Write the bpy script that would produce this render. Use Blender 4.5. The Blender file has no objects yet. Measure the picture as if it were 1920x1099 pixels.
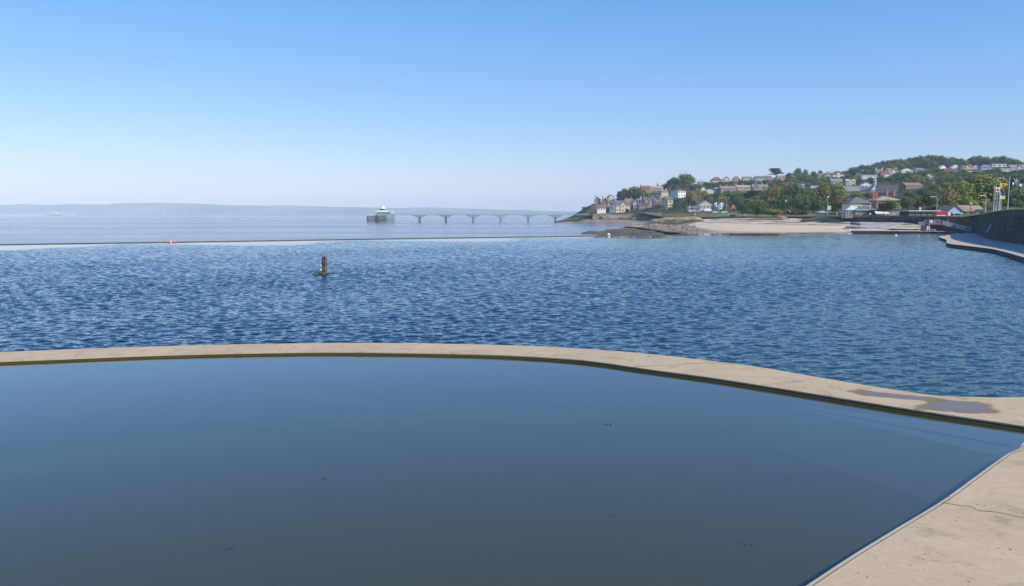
import bpy, math, random
import numpy as np
from mathutils import Vector, Matrix, noise

random.seed(7)
scn = bpy.context.scene
COL = scn.collection
R = math.radians

# ------------------------------------------------------------ camera
F_PX = 1598.0
PITCH = math.atan((549.5 - 403.0) / F_PX)
CAM = Vector((0, 0, 5.0))
cd = bpy.data.cameras.new('camera')
cam = bpy.data.objects.new('camera', cd)
COL.objects.link(cam)
cam.location = CAM
cam.rotation_euler = (R(90) - PITCH, 0, 0)
cd.sensor_width = 36.0
cd.lens = 36.0 * F_PX / 1920.0
cd.clip_start = 0.1
cd.clip_end = 40000
scn.camera = cam

# ------------------------------------------------------------ light
SUN_EL, SUN_AZ = R(38), R(122)          # azimuth clockwise from +Y
world = bpy.data.worlds.new('World')
scn.world = world
world.use_nodes = True
wn = world.node_tree
wn.nodes.clear()
sky = wn.nodes.new('ShaderNodeTexSky')
sky.sky_type = 'NISHITA'
sky.sun_disc = False
sky.sun_elevation = SUN_EL
sky.sun_rotation = SUN_AZ
sky.altitude = 0
sky.air_density = 1.0
sky.dust_density = 0.3
sky.ozone_density = 3.5
bg = wn.nodes.new('ShaderNodeBackground')
bg.inputs['Strength'].default_value = 0.13
wo = wn.nodes.new('ShaderNodeOutputWorld')
tint = wn.nodes.new('ShaderNodeMix'); tint.data_type = 'RGBA'; tint.blend_type = 'MULTIPLY'; tint.inputs['Factor'].default_value = 1
tint.inputs[7].default_value = (.90, .92, 1.12, 1)
hs_ = wn.nodes.new('ShaderNodeHueSaturation'); hs_.inputs['Saturation'].default_value = 1.20
wn.links.new(sky.outputs[0], hs_.inputs['Color']); wn.links.new(hs_.outputs[0], tint.inputs[6]); sep = wn.nodes.new('ShaderNodeSeparateColor'); cmb = wn.nodes.new('ShaderNodeCombineColor'); wn.links.new(tint.outputs[2], sep.inputs[0])
for ch_, (g_, k_) in enumerate(((.92, 1.04), (.74, 1.39), (.50, 2.42))):      # film-like tone response of the sky
    pw = wn.nodes.new('ShaderNodeMath'); pw.operation = 'POWER'; pw.inputs[1].default_value = g_
    ml = wn.nodes.new('ShaderNodeMath'); ml.operation = 'MULTIPLY'; ml.inputs[1].default_value = k_
    wn.links.new(sep.outputs[ch_], pw.inputs[0]); wn.links.new(pw.outputs[0], ml.inputs[0]); wn.links.new(ml.outputs[0], cmb.inputs[ch_])
wn.links.new(cmb.outputs[0], bg.inputs[0])
wn.links.new(bg.outputs[0], wo.inputs[0])
sd = bpy.data.lights.new('sun', 'SUN')
sd.energy = 4.3
sd.angle = R(0.53)
sd.color = (1.0, 0.91, 0.78)
sun = bpy.data.objects.new('sun', sd)
COL.objects.link(sun)
S = Vector((math.sin(SUN_AZ) * math.cos(SUN_EL), math.cos(SUN_AZ) * math.cos(SUN_EL), math.sin(SUN_EL)))
sun.rotation_euler = S.to_track_quat('Z', 'Y').to_euler()
scn.view_settings.view_transform = 'Standard'
scn.view_settings.look = 'None'
scn.view_settings.exposure = 0.25
scn.view_settings.gamma = 1.0
scn.cycles.volume_bounces = 1
scn.cycles.max_bounces = 8
scn.cycles.transparent_max_bounces = 16

# ------------------------------------------------------------ pixel <-> world helpers
CP, SP = math.cos(PITCH), math.sin(PITCH)
def ray(px, py):
    a = (px - 960.0) / F_PX
    b = (549.5 - py) / F_PX
    return Vector((a, CP + b * SP, -SP + b * CP))
def at(px, py, Y):
    d = ray(px, py)
    return CAM + d * (Y / d.y)
def ground(px, py, z=0.0):
    d = ray(px, py)
    return CAM + d * ((z - CAM.z) / d.z)
def mpp(Y):                                 # metres per photo pixel at depth Y
    return Y / F_PX

# ------------------------------------------------------------ materials
MATS = {}
def nodes_of(m):
    m.use_nodes = True
    nt = m.node_tree
    return nt, nt.nodes['Principled BSDF']
def mat(name, col, rough=0.8, var=0.18, scale=1.2, bump=0.0, bscale=6.0, rand=0.0, spec=0.3, metal=0.0, col2=None, space='Object', stretch=(1, 1, 1)):
    if name in MATS: return MATS[name]
    m = bpy.data.materials.new(name)
    nt, b = nodes_of(m)
    L, N = nt.links, nt.nodes
    tc = N.new('ShaderNodeTexCoord')
    if space == 'World':
        g = N.new('ShaderNodeNewGeometry'); src = g.outputs['Position']
    else:
        src = tc.outputs['Object']
    mp = N.new('ShaderNodeMapping'); mp.inputs['Scale'].default_value = stretch
    L.new(src, mp.inputs[0]); src = mp.outputs[0]
    nz = N.new('ShaderNodeTexNoise'); nz.inputs['Scale'].default_value = scale
    nz.inputs['Detail'].default_value = 6; nz.inputs['Roughness'].default_value = 0.62
    L.new(src, nz.inputs['Vector'])
    rp = N.new('ShaderNodeValToRGB')
    c2 = col2 or tuple(min(1, c * (1 + var)) for c in col)
    c1 = tuple(c * (1 - var) for c in col) if not col2 else col
    rp.color_ramp.elements[0].position = 0.32; rp.color_ramp.elements[1].position = 0.68
    rp.color_ramp.elements[0].color = (*c1, 1); rp.color_ramp.elements[1].color = (*c2, 1)
    L.new(nz.outputs['Fac'], rp.inputs[0])
    out = rp.outputs[0]
    if rand:
        oi = N.new('ShaderNodeObjectInfo'); hs = N.new('ShaderNodeHueSaturation')
        mr = N.new('ShaderNodeMapRange'); mr.inputs['To Min'].default_value = 1 - rand; mr.inputs['To Max'].default_value = 1 + rand
        L.new(oi.outputs['Random'], mr.inputs[0]); L.new(mr.outputs[0], hs.inputs['Value'])
        mh = N.new('ShaderNodeMapRange'); mh.inputs['To Min'].default_value = 0.5 - rand * .06; mh.inputs['To Max'].default_value = 0.5 + rand * .06
        wnz = N.new('ShaderNodeMath'); wnz.operation = 'MULTIPLY'; wnz.inputs[1].default_value = 7.31
        fr = N.new('ShaderNodeMath'); fr.operation = 'FRACT'
        L.new(oi.outputs['Random'], wnz.inputs[0]); L.new(wnz.outputs[0], fr.inputs[0]); L.new(fr.outputs[0], mh.inputs[0])
        L.new(mh.outputs[0], hs.inputs['Hue']); L.new(out, hs.inputs['Color']); out = hs.outputs[0]
    L.new(out, b.inputs['Base Color'])
    b.inputs['Roughness'].default_value = rough
    b.inputs['Specular IOR Level'].default_value = spec
    b.inputs['Metallic'].default_value = metal
    if bump:
        n2 = N.new('ShaderNodeTexNoise'); n2.inputs['Scale'].default_value = bscale; n2.inputs['Detail'].default_value = 8
        L.new(src, n2.inputs['Vector'])
        bp = N.new('ShaderNodeBump'); bp.inputs['Strength'].default_value = 1; bp.inputs['Distance'].default_value = bump
        L.new(n2.outputs['Fac'], bp.inputs['Height']); L.new(bp.outputs[0], b.inputs['Normal'])
    MATS[name] = m
    return m

WALLC = dict(white=(.82, .80, .76), cream=(.66, .58, .42), stone=(.36, .29, .22), pinkstone=(.47, .34, .28), greystone=(.27, .25, .23),
             brick=(.36, .2, .15), mint=(.36, .58, .46), blue=(.42, .52, .70), yellow=(.66, .56, .30), slateblue=(.28, .34, .42),
             brown=(.30, .20, .14), dark=(.07, .08, .09), glassy=(.16, .21, .26), pale=(.58, .53, .46), darkgreen=(.03, .07, .05))
ROOFC = dict(slate=(.15, .15, .17), grey=(.24, .23, .22), brown=(.25, .17, .13), red=(.27, .13, .10), maroon=(.20, .085, .08), pale=(.42, .39, .35),
             white=(.7, .7, .68), purple=(.24, .17, .19), darkslate=(.09, .09, .11), lead=(.35, .38, .41), tan=(.38, .30, .22))
def wallm(k): return mat('wall_' + k, WALLC[k], .85, .10, .6, spec=.2)
def roofm(k):
    return mat('roof_' + k, ROOFC[k], .7, .16, .9, spec=.25)
M_GLASS = mat('window_glass', (.045, .055, .07), .12, .1, 1, spec=.6)
M_FRAME = mat('white_frame', (.7, .7, .68), .5, .05)
M_POT = mat('chimney_pot', (.45, .17, .07), .8, .1)

# ------------------------------------------------------------ mesh builder
class MB:
    def __init__(s): s.v = []; s.f = []; s.m = []
    def add(s, vs, fs, mi=0):
        n = len(s.v); s.v += [tuple(v) for v in vs]
        s.f += [tuple(i + n for i in f) for f in fs]; s.m += [mi] * len(fs)
    def box(s, x0, x1, y0, y1, z0, z1, mi=0):
        s.add([(x0, y0, z0), (x1, y0, z0), (x1, y1, z0), (x0, y1, z0), (x0, y0, z1), (x1, y0, z1), (x1, y1, z1), (x0, y1, z1)],
              [(3, 2, 1, 0), (4, 5, 6, 7), (0, 1, 5, 4), (1, 2, 6, 5), (2, 3, 7, 6), (3, 0, 4, 7)], mi)
    def tube(s, pts, rad, n=8, mi=0, cap=True):
        pts = [Vector(p) for p in pts]
        rads = rad if isinstance(rad, (list, tuple)) else [rad] * len(pts)
        rings = []
        for i, p in enumerate(pts):
            d = (pts[min(i + 1, len(pts) - 1)] - pts[max(i - 1, 0)]).normalized()
            up = Vector((0, 0, 1)) if abs(d.z) < .9 else Vector((1, 0, 0))
            a = d.cross(up).normalized(); b = d.cross(a)
            rings.append([p + (a * math.cos(2 * math.pi * k / n) + b * math.sin(2 * math.pi * k / n)) * rads[i] for k in range(n)])
        vs = [q for r in rings for q in r]; fs = []
        for i in range(len(pts) - 1):
            for k in range(n):
                fs.append((i * n + k, i * n + (k + 1) % n, (i + 1) * n + (k + 1) % n, (i + 1) * n + k))
        if cap:
            fs.append(tuple(range(n))); fs.append(tuple((len(pts) - 1) * n + k for k in reversed(range(n))))
        s.add(vs, fs, mi)
    def prism(s, poly, z0, z1, mi=0):
        n = len(poly)
        vs = [(p[0], p[1], z0) for p in poly] + [(p[0], p[1], z1) for p in poly]
        fs = [tuple(reversed(range(n))), tuple(range(n, 2 * n))] + [(i, (i + 1) % n, n + (i + 1) % n, n + i) for i in range(n)]
        s.add(vs, fs, mi)
    def lathe(s, prof, n=16, cx=0, cy=0, mi=0):
        vs = []; fs = []
        for r, z in prof:
            for k in range(n):
                a = 2 * math.pi * k / n
                vs.append((cx + r * math.cos(a), cy + r * math.sin(a), z))
        for i in range(len(prof) - 1):
            for k in range(n):
                fs.append((i * n + k, i * n + (k + 1) % n, (i + 1) * n + (k + 1) % n, (i + 1) * n + k))
        fs.append(tuple(reversed(range(n)))); fs.append(tuple((len(prof) - 1) * n + k for k in range(n)))
        s.add(vs, fs, mi)
    def mesh(s, name, mats):
        me = bpy.data.meshes.new(name)
        me.from_pydata(s.v, [], s.f)
        for m in (mats if isinstance(mats, (list, tuple)) else [mats]): me.materials.append(m)
        if any(s.m): me.polygons.foreach_set('material_index', s.m)
        me.update()
        return me
    def build(s, name, mats, parent=None, smooth=False):
        me = s.mesh(name, mats)
        if smooth: me.polygons.foreach_set('use_smooth', [True] * len(me.polygons))
        return link(name, me, parent)
def link(name, data, parent=None, loc=None):
    o = bpy.data.objects.new(name, data); COL.objects.link(o)
    if parent: o.parent = parent
    if loc is not None: o.location = loc
    return o
def tag(o, label=None, cat=None, group=None, kind=None):
    if label: o['label'] = label
    if cat: o['category'] = cat
    if group: o['group'] = group
    if kind: o['kind'] = kind
    return o
def empty(name, loc, rz=0, label=None, cat=None, group=None):
    o = link(name, None, None, loc); o.rotation_euler = (0, 0, rz); o.empty_display_size = .5
    return tag(o, label, cat, group)
def struct(mb, name, mats, smooth=False):
    o = mb.build(name, mats, None, smooth); o['kind'] = 'structure'
    if len(o.data.polygons) == 1 and o.data.polygons[0].normal.z < 0: o.data.flip_normals()
    return o
def copy_tree(o, parent=None):
    c = o.copy(); COL.objects.link(c); c.parent = parent
    for ch in list(o.children): copy_tree(ch, c)
    return c
def lerp(a, b, t): return a + (b - a) * t
def interp(xs, table, x):
    """table: list of tuples at xs"""
    if x <= xs[0]: return table[0]
    if x >= xs[-1]: return table[-1]
    for i in range(len(xs) - 1):
        if x <= xs[i + 1]:
            t = (x - xs[i]) / (xs[i + 1] - xs[i])
            return tuple(lerp(a, b, t) for a, b in zip(table[i], table[i + 1]))

# ============================================================ SETTING
# ---- open sea
def water_mat(name, deep, wave, rough, kind):
    m = bpy.data.materials.new(name)
    nt, b = nodes_of(m); L, N = nt.links, nt.nodes
    g = N.new('ShaderNodeNewGeometry')
    b.inputs['Base Color'].default_value = (*deep, 1)
    b.inputs['Roughness'].default_value = rough
    b.inputs['IOR'].default_value = 1.333
    b.inputs['Specular IOR Level'].default_value = .5
    return m, nt, b, g
def noise_node(nt, vec, scale, stretch=(1, 1, 1), rot=0, detail=2, rough=.5, dist=0):
    N, L = nt.nodes, nt.links
    mp = N.new('ShaderNodeMapping'); mp.inputs['Scale'].default_value = stretch; mp.inputs['Rotation'].default_value = (0, 0, rot)
    L.new(vec, mp.inputs[0])
    n = N.new('ShaderNodeTexNoise'); n.inputs['Scale'].default_value = scale; n.inputs['Detail'].default_value = detail
    n.inputs['Roughness'].default_value = rough; n.inputs['Distortion'].default_value = dist
    L.new(mp.outputs[0], n.inputs['Vector'])
    return n.outputs['Fac']
def mathn(nt, op, a, b=None, clamp=False):
    n = nt.nodes.new('ShaderNodeMath'); n.operation = op; n.use_clamp = clamp
    for i, x in enumerate((a, b)):
        if x is None: continue
        if hasattr(x, 'is_linked') or not isinstance(x, (int, float)): nt.links.new(x, n.inputs[i])
        else: n.inputs[i].default_value = x
    return n.outputs[0]
def maprange(nt, v, a, b, c, d, smooth=False):
    n = nt.nodes.new('ShaderNodeMapRange'); nt.links.new(v, n.inputs[0])
    if smooth: n.interpolation_type = 'SMOOTHSTEP'
    for i, x in enumerate((a, b, c, d)): n.inputs[i + 1].default_value = x
    return n.outputs[0]

SEA_Z = -2.0
m_sea, nt, b, g = water_mat('sea_water', (.20, .16, .15), 0, .3, 'sea')
pos = g.outputs['Position']
st = noise_node(nt, pos, .006, (1, 4.5, 1), R(-12), 5, .6)
st2 = noise_node(nt, pos, .0016, (1, 3.5, 1), R(8), 4, .6)
mix = mathn(nt, 'ADD', mathn(nt, 'MULTIPLY', st, .5), mathn(nt, 'MULTIPLY', st2, .5))
nt.links.new(maprange(nt, mix, .38, .62, .06, .26), b.inputs['Roughness'])
ramp = nt.nodes.new('ShaderNodeValToRGB')
ramp.color_ramp.elements[0].position = .36; ramp.color_ramp.elements[1].position = .64
ramp.color_ramp.elements[0].color = (.12, .125, .16, 1); ramp.color_ramp.elements[1].color = (.215, .185, .19, 1)
nt.links.new(mix, ramp.inputs[0]); nt.links.new(ramp.outputs[0], b.inputs['Base Color'])
wv = noise_node(nt, pos, .9, (1, 1.6, 1), 0, 4, .6)
bp = nt.nodes.new('ShaderNodeBump'); bp.inputs['Strength'].default_value = 1; bp.inputs['Distance'].default_value = .12
nt.links.new(wv, bp.inputs['Height']); nt.links.new(bp.outputs[0], b.inputs['Normal'])
mb = MB(); q = 8900
mb.add([(-q, -q, SEA_Z), (q, -q, SEA_Z), (q, q, SEA_Z), (-q, q, SEA_Z)], [(0, 1, 2, 3)])
struct(mb, 'sea', m_sea)

# ---- distant coast
SK = [(-2500, 380), (-1500, 386), (-900, 381), (-400, 386), (0, 385), (50, 383), (100, 385), (130, 383), (200, 383.5), (230, 381.5), (310, 380.5),
      (370, 382), (440, 385), (500, 386), (530, 385), (590, 387), (640, 388.4), (700, 389), (735, 390.6), (790, 389), (870, 390.6), (900, 392), (960, 393.8),
      (1010, 395), (1060, 396.5), (1120, 397.5), (1300, 397), (1900, 396), (3500, 395)]
xs = [a for a, _ in SK]; tb = [(b_,) for _, b_ in SK]
mb = MB(); cols = []
pxs = list(range(-2500, 3501, 25))
for p in pxs:
    sk = interp(xs, tb, p)[0] + .35 * math.sin(p * .11) * math.sin(p * .037)
    H = 403 - sk
    col = []
    for Yd, fr in ((7700, 0), (7760, .06), (7900, .12 + .05 * noise.noise(Vector((p * .02, 1, 0)))), (8150, .55 + .12 * noise.noise(Vector((p * .015, 5, 0)))), (8450, 1.0), (8800, .5)):
        z = 5 + H * Yd / F_PX * fr - (8 if fr == 0 else 0)
        if fr == 0: z = SEA_Z - .5
        x = (p - 960) / F_PX * Yd
        col.append((max(-8880, min(8880, x)), Yd, z))
    cols.append(col)
for c in cols: mb.v += c
K = 6
for i in range(len(cols) - 1):
    for k in range(K - 1):
        mb.f.append((i * K + k, (i + 1) * K + k, (i + 1) * K + k + 1, i * K + k + 1)); mb.m.append(0)
m_far = mat('far_hills', (.06, .10, .09), .95, 0, .0016, space='World', col2=(.24, .27, .19), spec=.05)
struct(mb, 'distant_hills', m_far, True)
mb = MB()
prev = None
for p in range(-1200, 1090, 12):
    x0, x1 = (p - 960) / F_PX * 7660, (p + 12 - 960) / F_PX * 7660
    mb.box(x0, x1, 7640, 7700, SEA_Z - .5, 1.6 + 1.2 * noise.noise(Vector((p * .03, 0, 3))))
struct(mb, 'distant_shore', mat('mud_flat', (.34, .26, .22), .9, .2, .01, space='World'))

# ---- haze (closed box, sky outside)
mb = MB(); q = 9200
mb.box(-q, q, -q, q, -6, 140)
m_haze = bpy.data.materials.new('haze'); m_haze.use_nodes = True
nt = m_haze.node_tree; nt.nodes.clear()
pv = nt.nodes.new('ShaderNodeVolumePrincipled'); mo = nt.nodes.new('ShaderNodeOutputMaterial')
pv.inputs['Color'].default_value = (.68, .83, .96, 1)
pv.inputs['Density'].default_value = 1.35e-4
pv.inputs['Anisotropy'].default_value = -0.3
nt.links.new(pv.outputs[0], mo.inputs['Volume'])
hz = mb.build('haze', m_haze); tag(hz, 'thin pale blue haze lying over the estuary', 'haze', kind='stuff')

# ---- lake, pool
DECK_Z = .10
far_edge_px = [(-900, 640), (-500, 672), (-250, 668), (0, 660), (130, 655), (300, 649), (480, 645), (700, 643), (900, 646), (1040, 651), (1200, 662), (1400, 685), (1560, 712), (1660, 728),
               (1750, 741), (1830, 744.5), (1920, 745), (2300, 742), (2900, 735)]
front_edge_px = [(-900, 652), (-500, 692), (-250, 686), (0, 677), (130, 672), (300, 665.5), (500, 661), (660, 660), (900, 664), (1040, 671), (1120, 678.5), (1200, 690), (1340, 709),
                 (1500, 734), (1700, 766), (1920, 799), (2300, 860), (2700, 925)]
def smooth_line(pts, n=6):
    out = []
    P = [pts[0]] + list(pts) + [pts[-1]]
    for i in range(1, len(P) - 2):
        for k in range(n):
            t = k / n
            a, b_, c, d = (Vector(P[j]) for j in (i - 1, i, i + 1, i + 2))
            out.append(.5 * ((2 * b_) + (-a + c) * t + (2 * a - 5 * b_ + 4 * c - d) * t * t + (-a + 3 * b_ - 3 * c + d) * t ** 3))
    out.append(Vector(P[-2]))
    return out
far_e = smooth_line([ground(x, y, DECK_Z).xy for x, y in far_edge_px])
front_e = smooth_line([ground(x, y, DECK_Z).xy for x, y in front_edge_px])

# concrete
def concrete(name, base, c2, stain=.5, joints=False):
    m = bpy.data.materials.new(name); nt, b = nodes_of(m); L, N = nt.links, nt.nodes
    g = N.new('ShaderNodeNewGeometry'); pos = g.outputs['Position']
    n1 = noise_node(nt, pos, .42, detail=9, rough=.74, dist=.4); n2 = noise_node(nt, pos, 9, detail=5, rough=.7); n3 = noise_node(nt, pos, 60, detail=3, rough=.7)
    mx = mathn(nt, 'ADD', mathn(nt, 'MULTIPLY', n1, .55), mathn(nt, 'ADD', mathn(nt, 'MULTIPLY', n2, .28), mathn(nt, 'MULTIPLY', n3, .17)))
    r = N.new('ShaderNodeValToRGB'); e = r.color_ramp.elements
    e[0].position = .33; e[1].position = .62
    e[0].color = (*base, 1); e[1].color = (*c2, 1)
    L.new(mx, r.inputs[0])
    # sparse darker stains and pale flecks
    n4 = noise_node(nt, pos, 1.7, detail=8, rough=.75, dist=.6)
    f4 = maprange(nt, n4, .52, .72, 0, stain)
    mm = N.new('ShaderNodeMix'); mm.data_type = 'RGBA'; L.new(f4, mm.inputs['Factor']); L.new(r.outputs[0], mm.inputs[6])
    mm.inputs[7].default_value = (base[0] * .55, base[1] * .56, base[2] * .58, 1)
    n5 = noise_node(nt, pos, 22, detail=2, rough=.5)
    f5 = maprange(nt, n5, .72, .76, 0, .5)
    m2 = N.new('ShaderNodeMix'); m2.data_type = 'RGBA'; L.new(f5, m2.inputs['Factor']); L.new(mm.outputs[2], m2.inputs[6])
    m2.inputs[7].default_value = (c2[0] * 1.25, c2[1] * 1.25, c2[2] * 1.3, 1)
    L.new(m2.outputs[2], b.inputs['Base Color'])
    b.inputs['Roughness'].default_value = .88; b.inputs['Specular IOR Level'].default_value = .25
    bp = N.new('ShaderNodeBump'); bp.inputs['Strength'].default_value = .6; bp.inputs['Distance'].default_value = .012
    L.new(mx, bp.inputs['Height']); L.new(bp.outputs[0], b.inputs['Normal'])
    return m
m_conc = concrete('pale_concrete', (.385, .297, .187), (.55, .435, .285), .7)
m_conc2 = concrete('coping_concrete', (.32, .27, .20), (.50, .43, .33))
# algae covered side face, banded by height
m_alg = bpy.data.materials.new('algae_face'); nt, b = nodes_of(m_alg); L, N = nt.links, nt.nodes
g = N.new('ShaderNodeNewGeometry'); sx = N.new('ShaderNodeSeparateXYZ'); L.new(g.outputs['Position'], sx.inputs[0])
nn = noise_node(nt, g.outputs['Position'], 2.2, (1, 1, .3), detail=6, rough=.7)
hh = mathn(nt, 'ADD', sx.outputs['Z'], mathn(nt, 'MULTIPLY', nn, .07))
r = N.new('ShaderNodeValToRGB'); e = r.color_ramp.elements
e[0].position = .0; e[0].color = (.05, .036, .010, 1); e[1].position = .15; e[1].color = (.20, .17, .12, 1)
x = e.new(.07); x.color = (.055, .045, .014, 1); x = e.new(.115); x.color = (.045, .045, .03, 1)
L.new(hh, r.inputs[0]); L.new(r.outputs[0], b.inputs['Base Color']); b.inputs['Roughness'].default_value = .7

def strip(mb, A, B, z, mi=0):
    n = len(A)
    vs = [(p.x, p.y, z) for p in A] + [(p.x, p.y, z) for p in B]
    mb.add(vs, [(i, i + 1, n + i + 1, n + i) for i in range(n - 1)], mi)
def wallstrip(mb, A, z0, z1, mi=0):
    n = len(A)
    mb.add([(p.x, p.y, z0) for p in A] + [(p.x, p.y, z1) for p in A], [(i, i + 1, n + i + 1, n + i) for i in range(n - 1)], mi)
def resample(P, n):
    d = [0]
    for i in range(1, len(P)): d.append(d[-1] + (P[i] - P[i - 1]).length)
    out = []; j = 0
    for k in range(n):
        t = d[-1] * k / (n - 1)
        while j < len(P) - 2 and d[j + 1] < t: j += 1
        u = (t - d[j]) / max(1e-6, d[j + 1] - d[j]); out.append(P[j].lerp(P[j + 1], min(1, u)))
    return out
def offs(P, d):
    out = []
    for i, p in enumerate(P):
        t = (P[min(i + 1, len(P) - 1)] - P[max(0, i - 1)]).normalized()
        out.append(p + Vector((t.y, -t.x)) * d)
    return out
NS = 260
fe, ne = resample(front_e, NS), resample(far_e, NS)
mb = MB()
_P = [(p.x, p.y, DECK_Z) for p in fe] + [(p.x, p.y, DECK_Z) for p in reversed(ne)]
mb.add(_P, [tuple(range(len(_P)))])
wallstrip(mb, fe, -1.6, DECK_Z - .035, 1)
# narrow concrete lip overhanging the algae
wallstrip(mb, fe, DECK_Z - .035, DECK_Z, 0)
wallstrip(mb, ne, -1.6, DECK_Z, 1)
o = mb.build('pool_walkway', [m_conc, m_alg])
tag(o, 'pale concrete walkway curving between the still pool and the rippled lake', 'walkway')
# low ledge just above the water along the wall foot
mb = MB()
led = offs(fe, .10)
strip(mb, led, fe, .02); wallstrip(mb, led, -1.0, .02)
lo = mb.build('ledge', m_alg, o)
# expansion joints across the walkway
m_joint = mat('joint_dark', (.07, .06, .05), .9, .2)
for px, k in ((125, 0), (305, 0), (525, 0), (760, 0), (980, 0), (1195, 1), (1440, 0)):
    best = min(range(NS), key=lambda i: abs(960 + fe[i].x / fe[i].y * F_PX - px))
    a = fe[best]; jn = min(range(NS), key=lambda i: (ne[i] - a).length); c = ne[min(NS - 1, jn + (7 if k else 0 if px in (125, 760) else 1))]
    if px in (125, 525, 980): c = a.lerp(c, .6)
    d = (c - a); nrm = Vector((-d.y, d.x)).normalized() * (.014 if k else .008)
    pts = []
    for t in range(9):
        w = Vector((noise.noise(Vector((t * 1.3, px, 0))), noise.noise(Vector((px, t * 1.3, 0))))) * .03
        pts.append(a.lerp(c, t / 8) + w)
    mb = MB(); strip(mb, [p - nrm for p in pts], [p + nrm for p in pts], DECK_Z + .004)
    mb.build('expansion_joint', mat('joint_faint', (.14, .115, .085), .9, .2), o)
# rain puddle
m_pud = bpy.data.materials.new('puddle_water'); m_pud.use_nodes = True; nt = m_pud.node_tree; b = nt.nodes['Principled BSDF']; L, N = nt.links, nt.nodes
g = N.new('ShaderNodeNewGeometry'); at_ = N.new('ShaderNodeAttribute'); at_.attribute_name = 'wet'
wet = mathn(nt, 'ADD', at_.outputs['Fac'], mathn(nt, 'MULTIPLY', mathn(nt, 'SUBTRACT', noise_node(nt, g.outputs['Position'], 1.3, detail=8, rough=.72), .5), 1.9))
water = maprange(nt, wet, .40, .66, 0, .85, True); damp = maprange(nt, wet, .12, .5, 0, .85, True)
mm = N.new('ShaderNodeMix'); mm.data_type = 'RGBA'; L.new(water, mm.inputs['Factor']); mm.inputs[6].default_value = (.25, .195, .135, 1); mm.inputs[7].default_value = (.20, .155, .12, 1)
L.new(mm.outputs[2], b.inputs['Base Color']); L.new(maprange(nt, water, 0, 1, .8, .16), b.inputs['Roughness']); b.inputs['IOR'].default_value = 1.3
tp_ = N.new('ShaderNodeBsdfTransparent'); ms = N.new('ShaderNodeMixShader'); L.new(damp, ms.inputs[0]); L.new(tp_.outputs[0], ms.inputs[1]); L.new(b.outputs[0], ms.inputs[2]); L.new(ms.outputs[0], N['Material Output'].inputs[0])
def blob(pts, z, label, name='puddle'):
    sm = smooth_line(pts + [pts[0]], 7)[:-1]; cx = sum(p.x for p in sm) / len(sm); cy = sum(p.y for p in sm) / len(sm)
    mb = MB(); wv_ = []; n = len(sm)
    for s_, wv0 in ((1.38, 0), (1.0, .42), (.62, .85), (.2, 1)):
        for p in sm:
            w = ground(cx + (p.x - cx) * s_, cy + (p.y - cy) * s_, z); mb.v.append(tuple(w)); wv_.append(wv0)
    for r_ in range(3):
        for k in range(n): mb.f.append((r_ * n + k, r_ * n + (k + 1) % n, (r_ + 1) * n + (k + 1) % n, (r_ + 1) * n + k)); mb.m.append(0)
    mb.f.append(tuple(3 * n + k for k in range(n))); mb.m.append(0)
    o = mb.build(name, m_pud); a_ = o.data.attributes.new('wet', 'FLOAT', 'POINT'); a_.data.foreach_set('value', wv_); return tag(o, label, 'puddle')
big = [(1722, 761), (1742, 755), (1765, 753), (1800, 752), (1838, 757), (1862, 766), (1856, 772.5), (1820, 773.5), (1775, 770), (1738, 767)]
small = [(1600, 735.5), (1620, 731.5), (1650, 736), (1690, 740), (1735, 744), (1765, 748.5), (1735, 749.5), (1690, 747.5), (1650, 743.5), (1620, 740)]
blob(big, DECK_Z + .006, 'larger shallow lilac puddle at the wide end of the walkway')
blob(small, DECK_Z + .004, 'narrow elongated puddle left of the larger one on the walkway')

# near deck, bottom right
DK = .30
dedge_px = [(1150, 1340), (1330, 1218), (1510, 1099), (1600, 1040), (1680, 991), (1760, 943), (1800, 915), (1830, 893), (1886, 853), (1922, 835), (2000, 790)]
dedge = [ground(x, y, DK).xy for x, y in dedge_px]
dedge = smooth_line(dedge, 5)
groove0, groove1 = offs(dedge, .055), offs(dedge, .067)
mb = MB()
strip(mb, dedge, groove0, DK, 1)
strip(mb, groove0, groove1, DK - .01, 2)
wallstrip(mb, dedge, -1.8, DK - .05, 3); wallstrip(mb, dedge, DK - .05, DK, 1)
n = len(groove1)
poly = [(p.x, p.y, DK) for p in groove1] + [(34, groove1[-1].y + 3, DK), (20, -12, DK), (groove1[0].x, -12, DK)]
mb.add(poly, [tuple(range(len(poly)))], 0)
dk = mb.build('poolside_deck', [m_conc, m_conc2, mat('groove_dirt', (.15, .125, .1), .9), m_alg])
tag(dk, 'broad sunlit concrete deck beside the still pool in the near right corner', 'deck')
mb = MB()
cr = [(1766, 943), (1790, 947), (1806, 949), (1822, 951), (1832, 957), (1846, 959), (1862, 960), (1884, 964), (1905, 969), (1925, 973), (1990, 984), (2200, 1010)]
crp = smooth_line([ground(x, y, DK).xy for x, y in cr], 6)
crp = [p + Vector((noise.noise(Vector((i * .7, 0, 0))), noise.noise(Vector((0, i * .7, 0))))) * .02 for i, p in enumerate(crp)]
strip(mb, crp, [p + Vector((.004, .022 + .012 * noise.noise(Vector((i * .5, 2, 2))))) for i, p in enumerate(crp)], DK + .003)
mb.build('crack', m_joint, dk)
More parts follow.
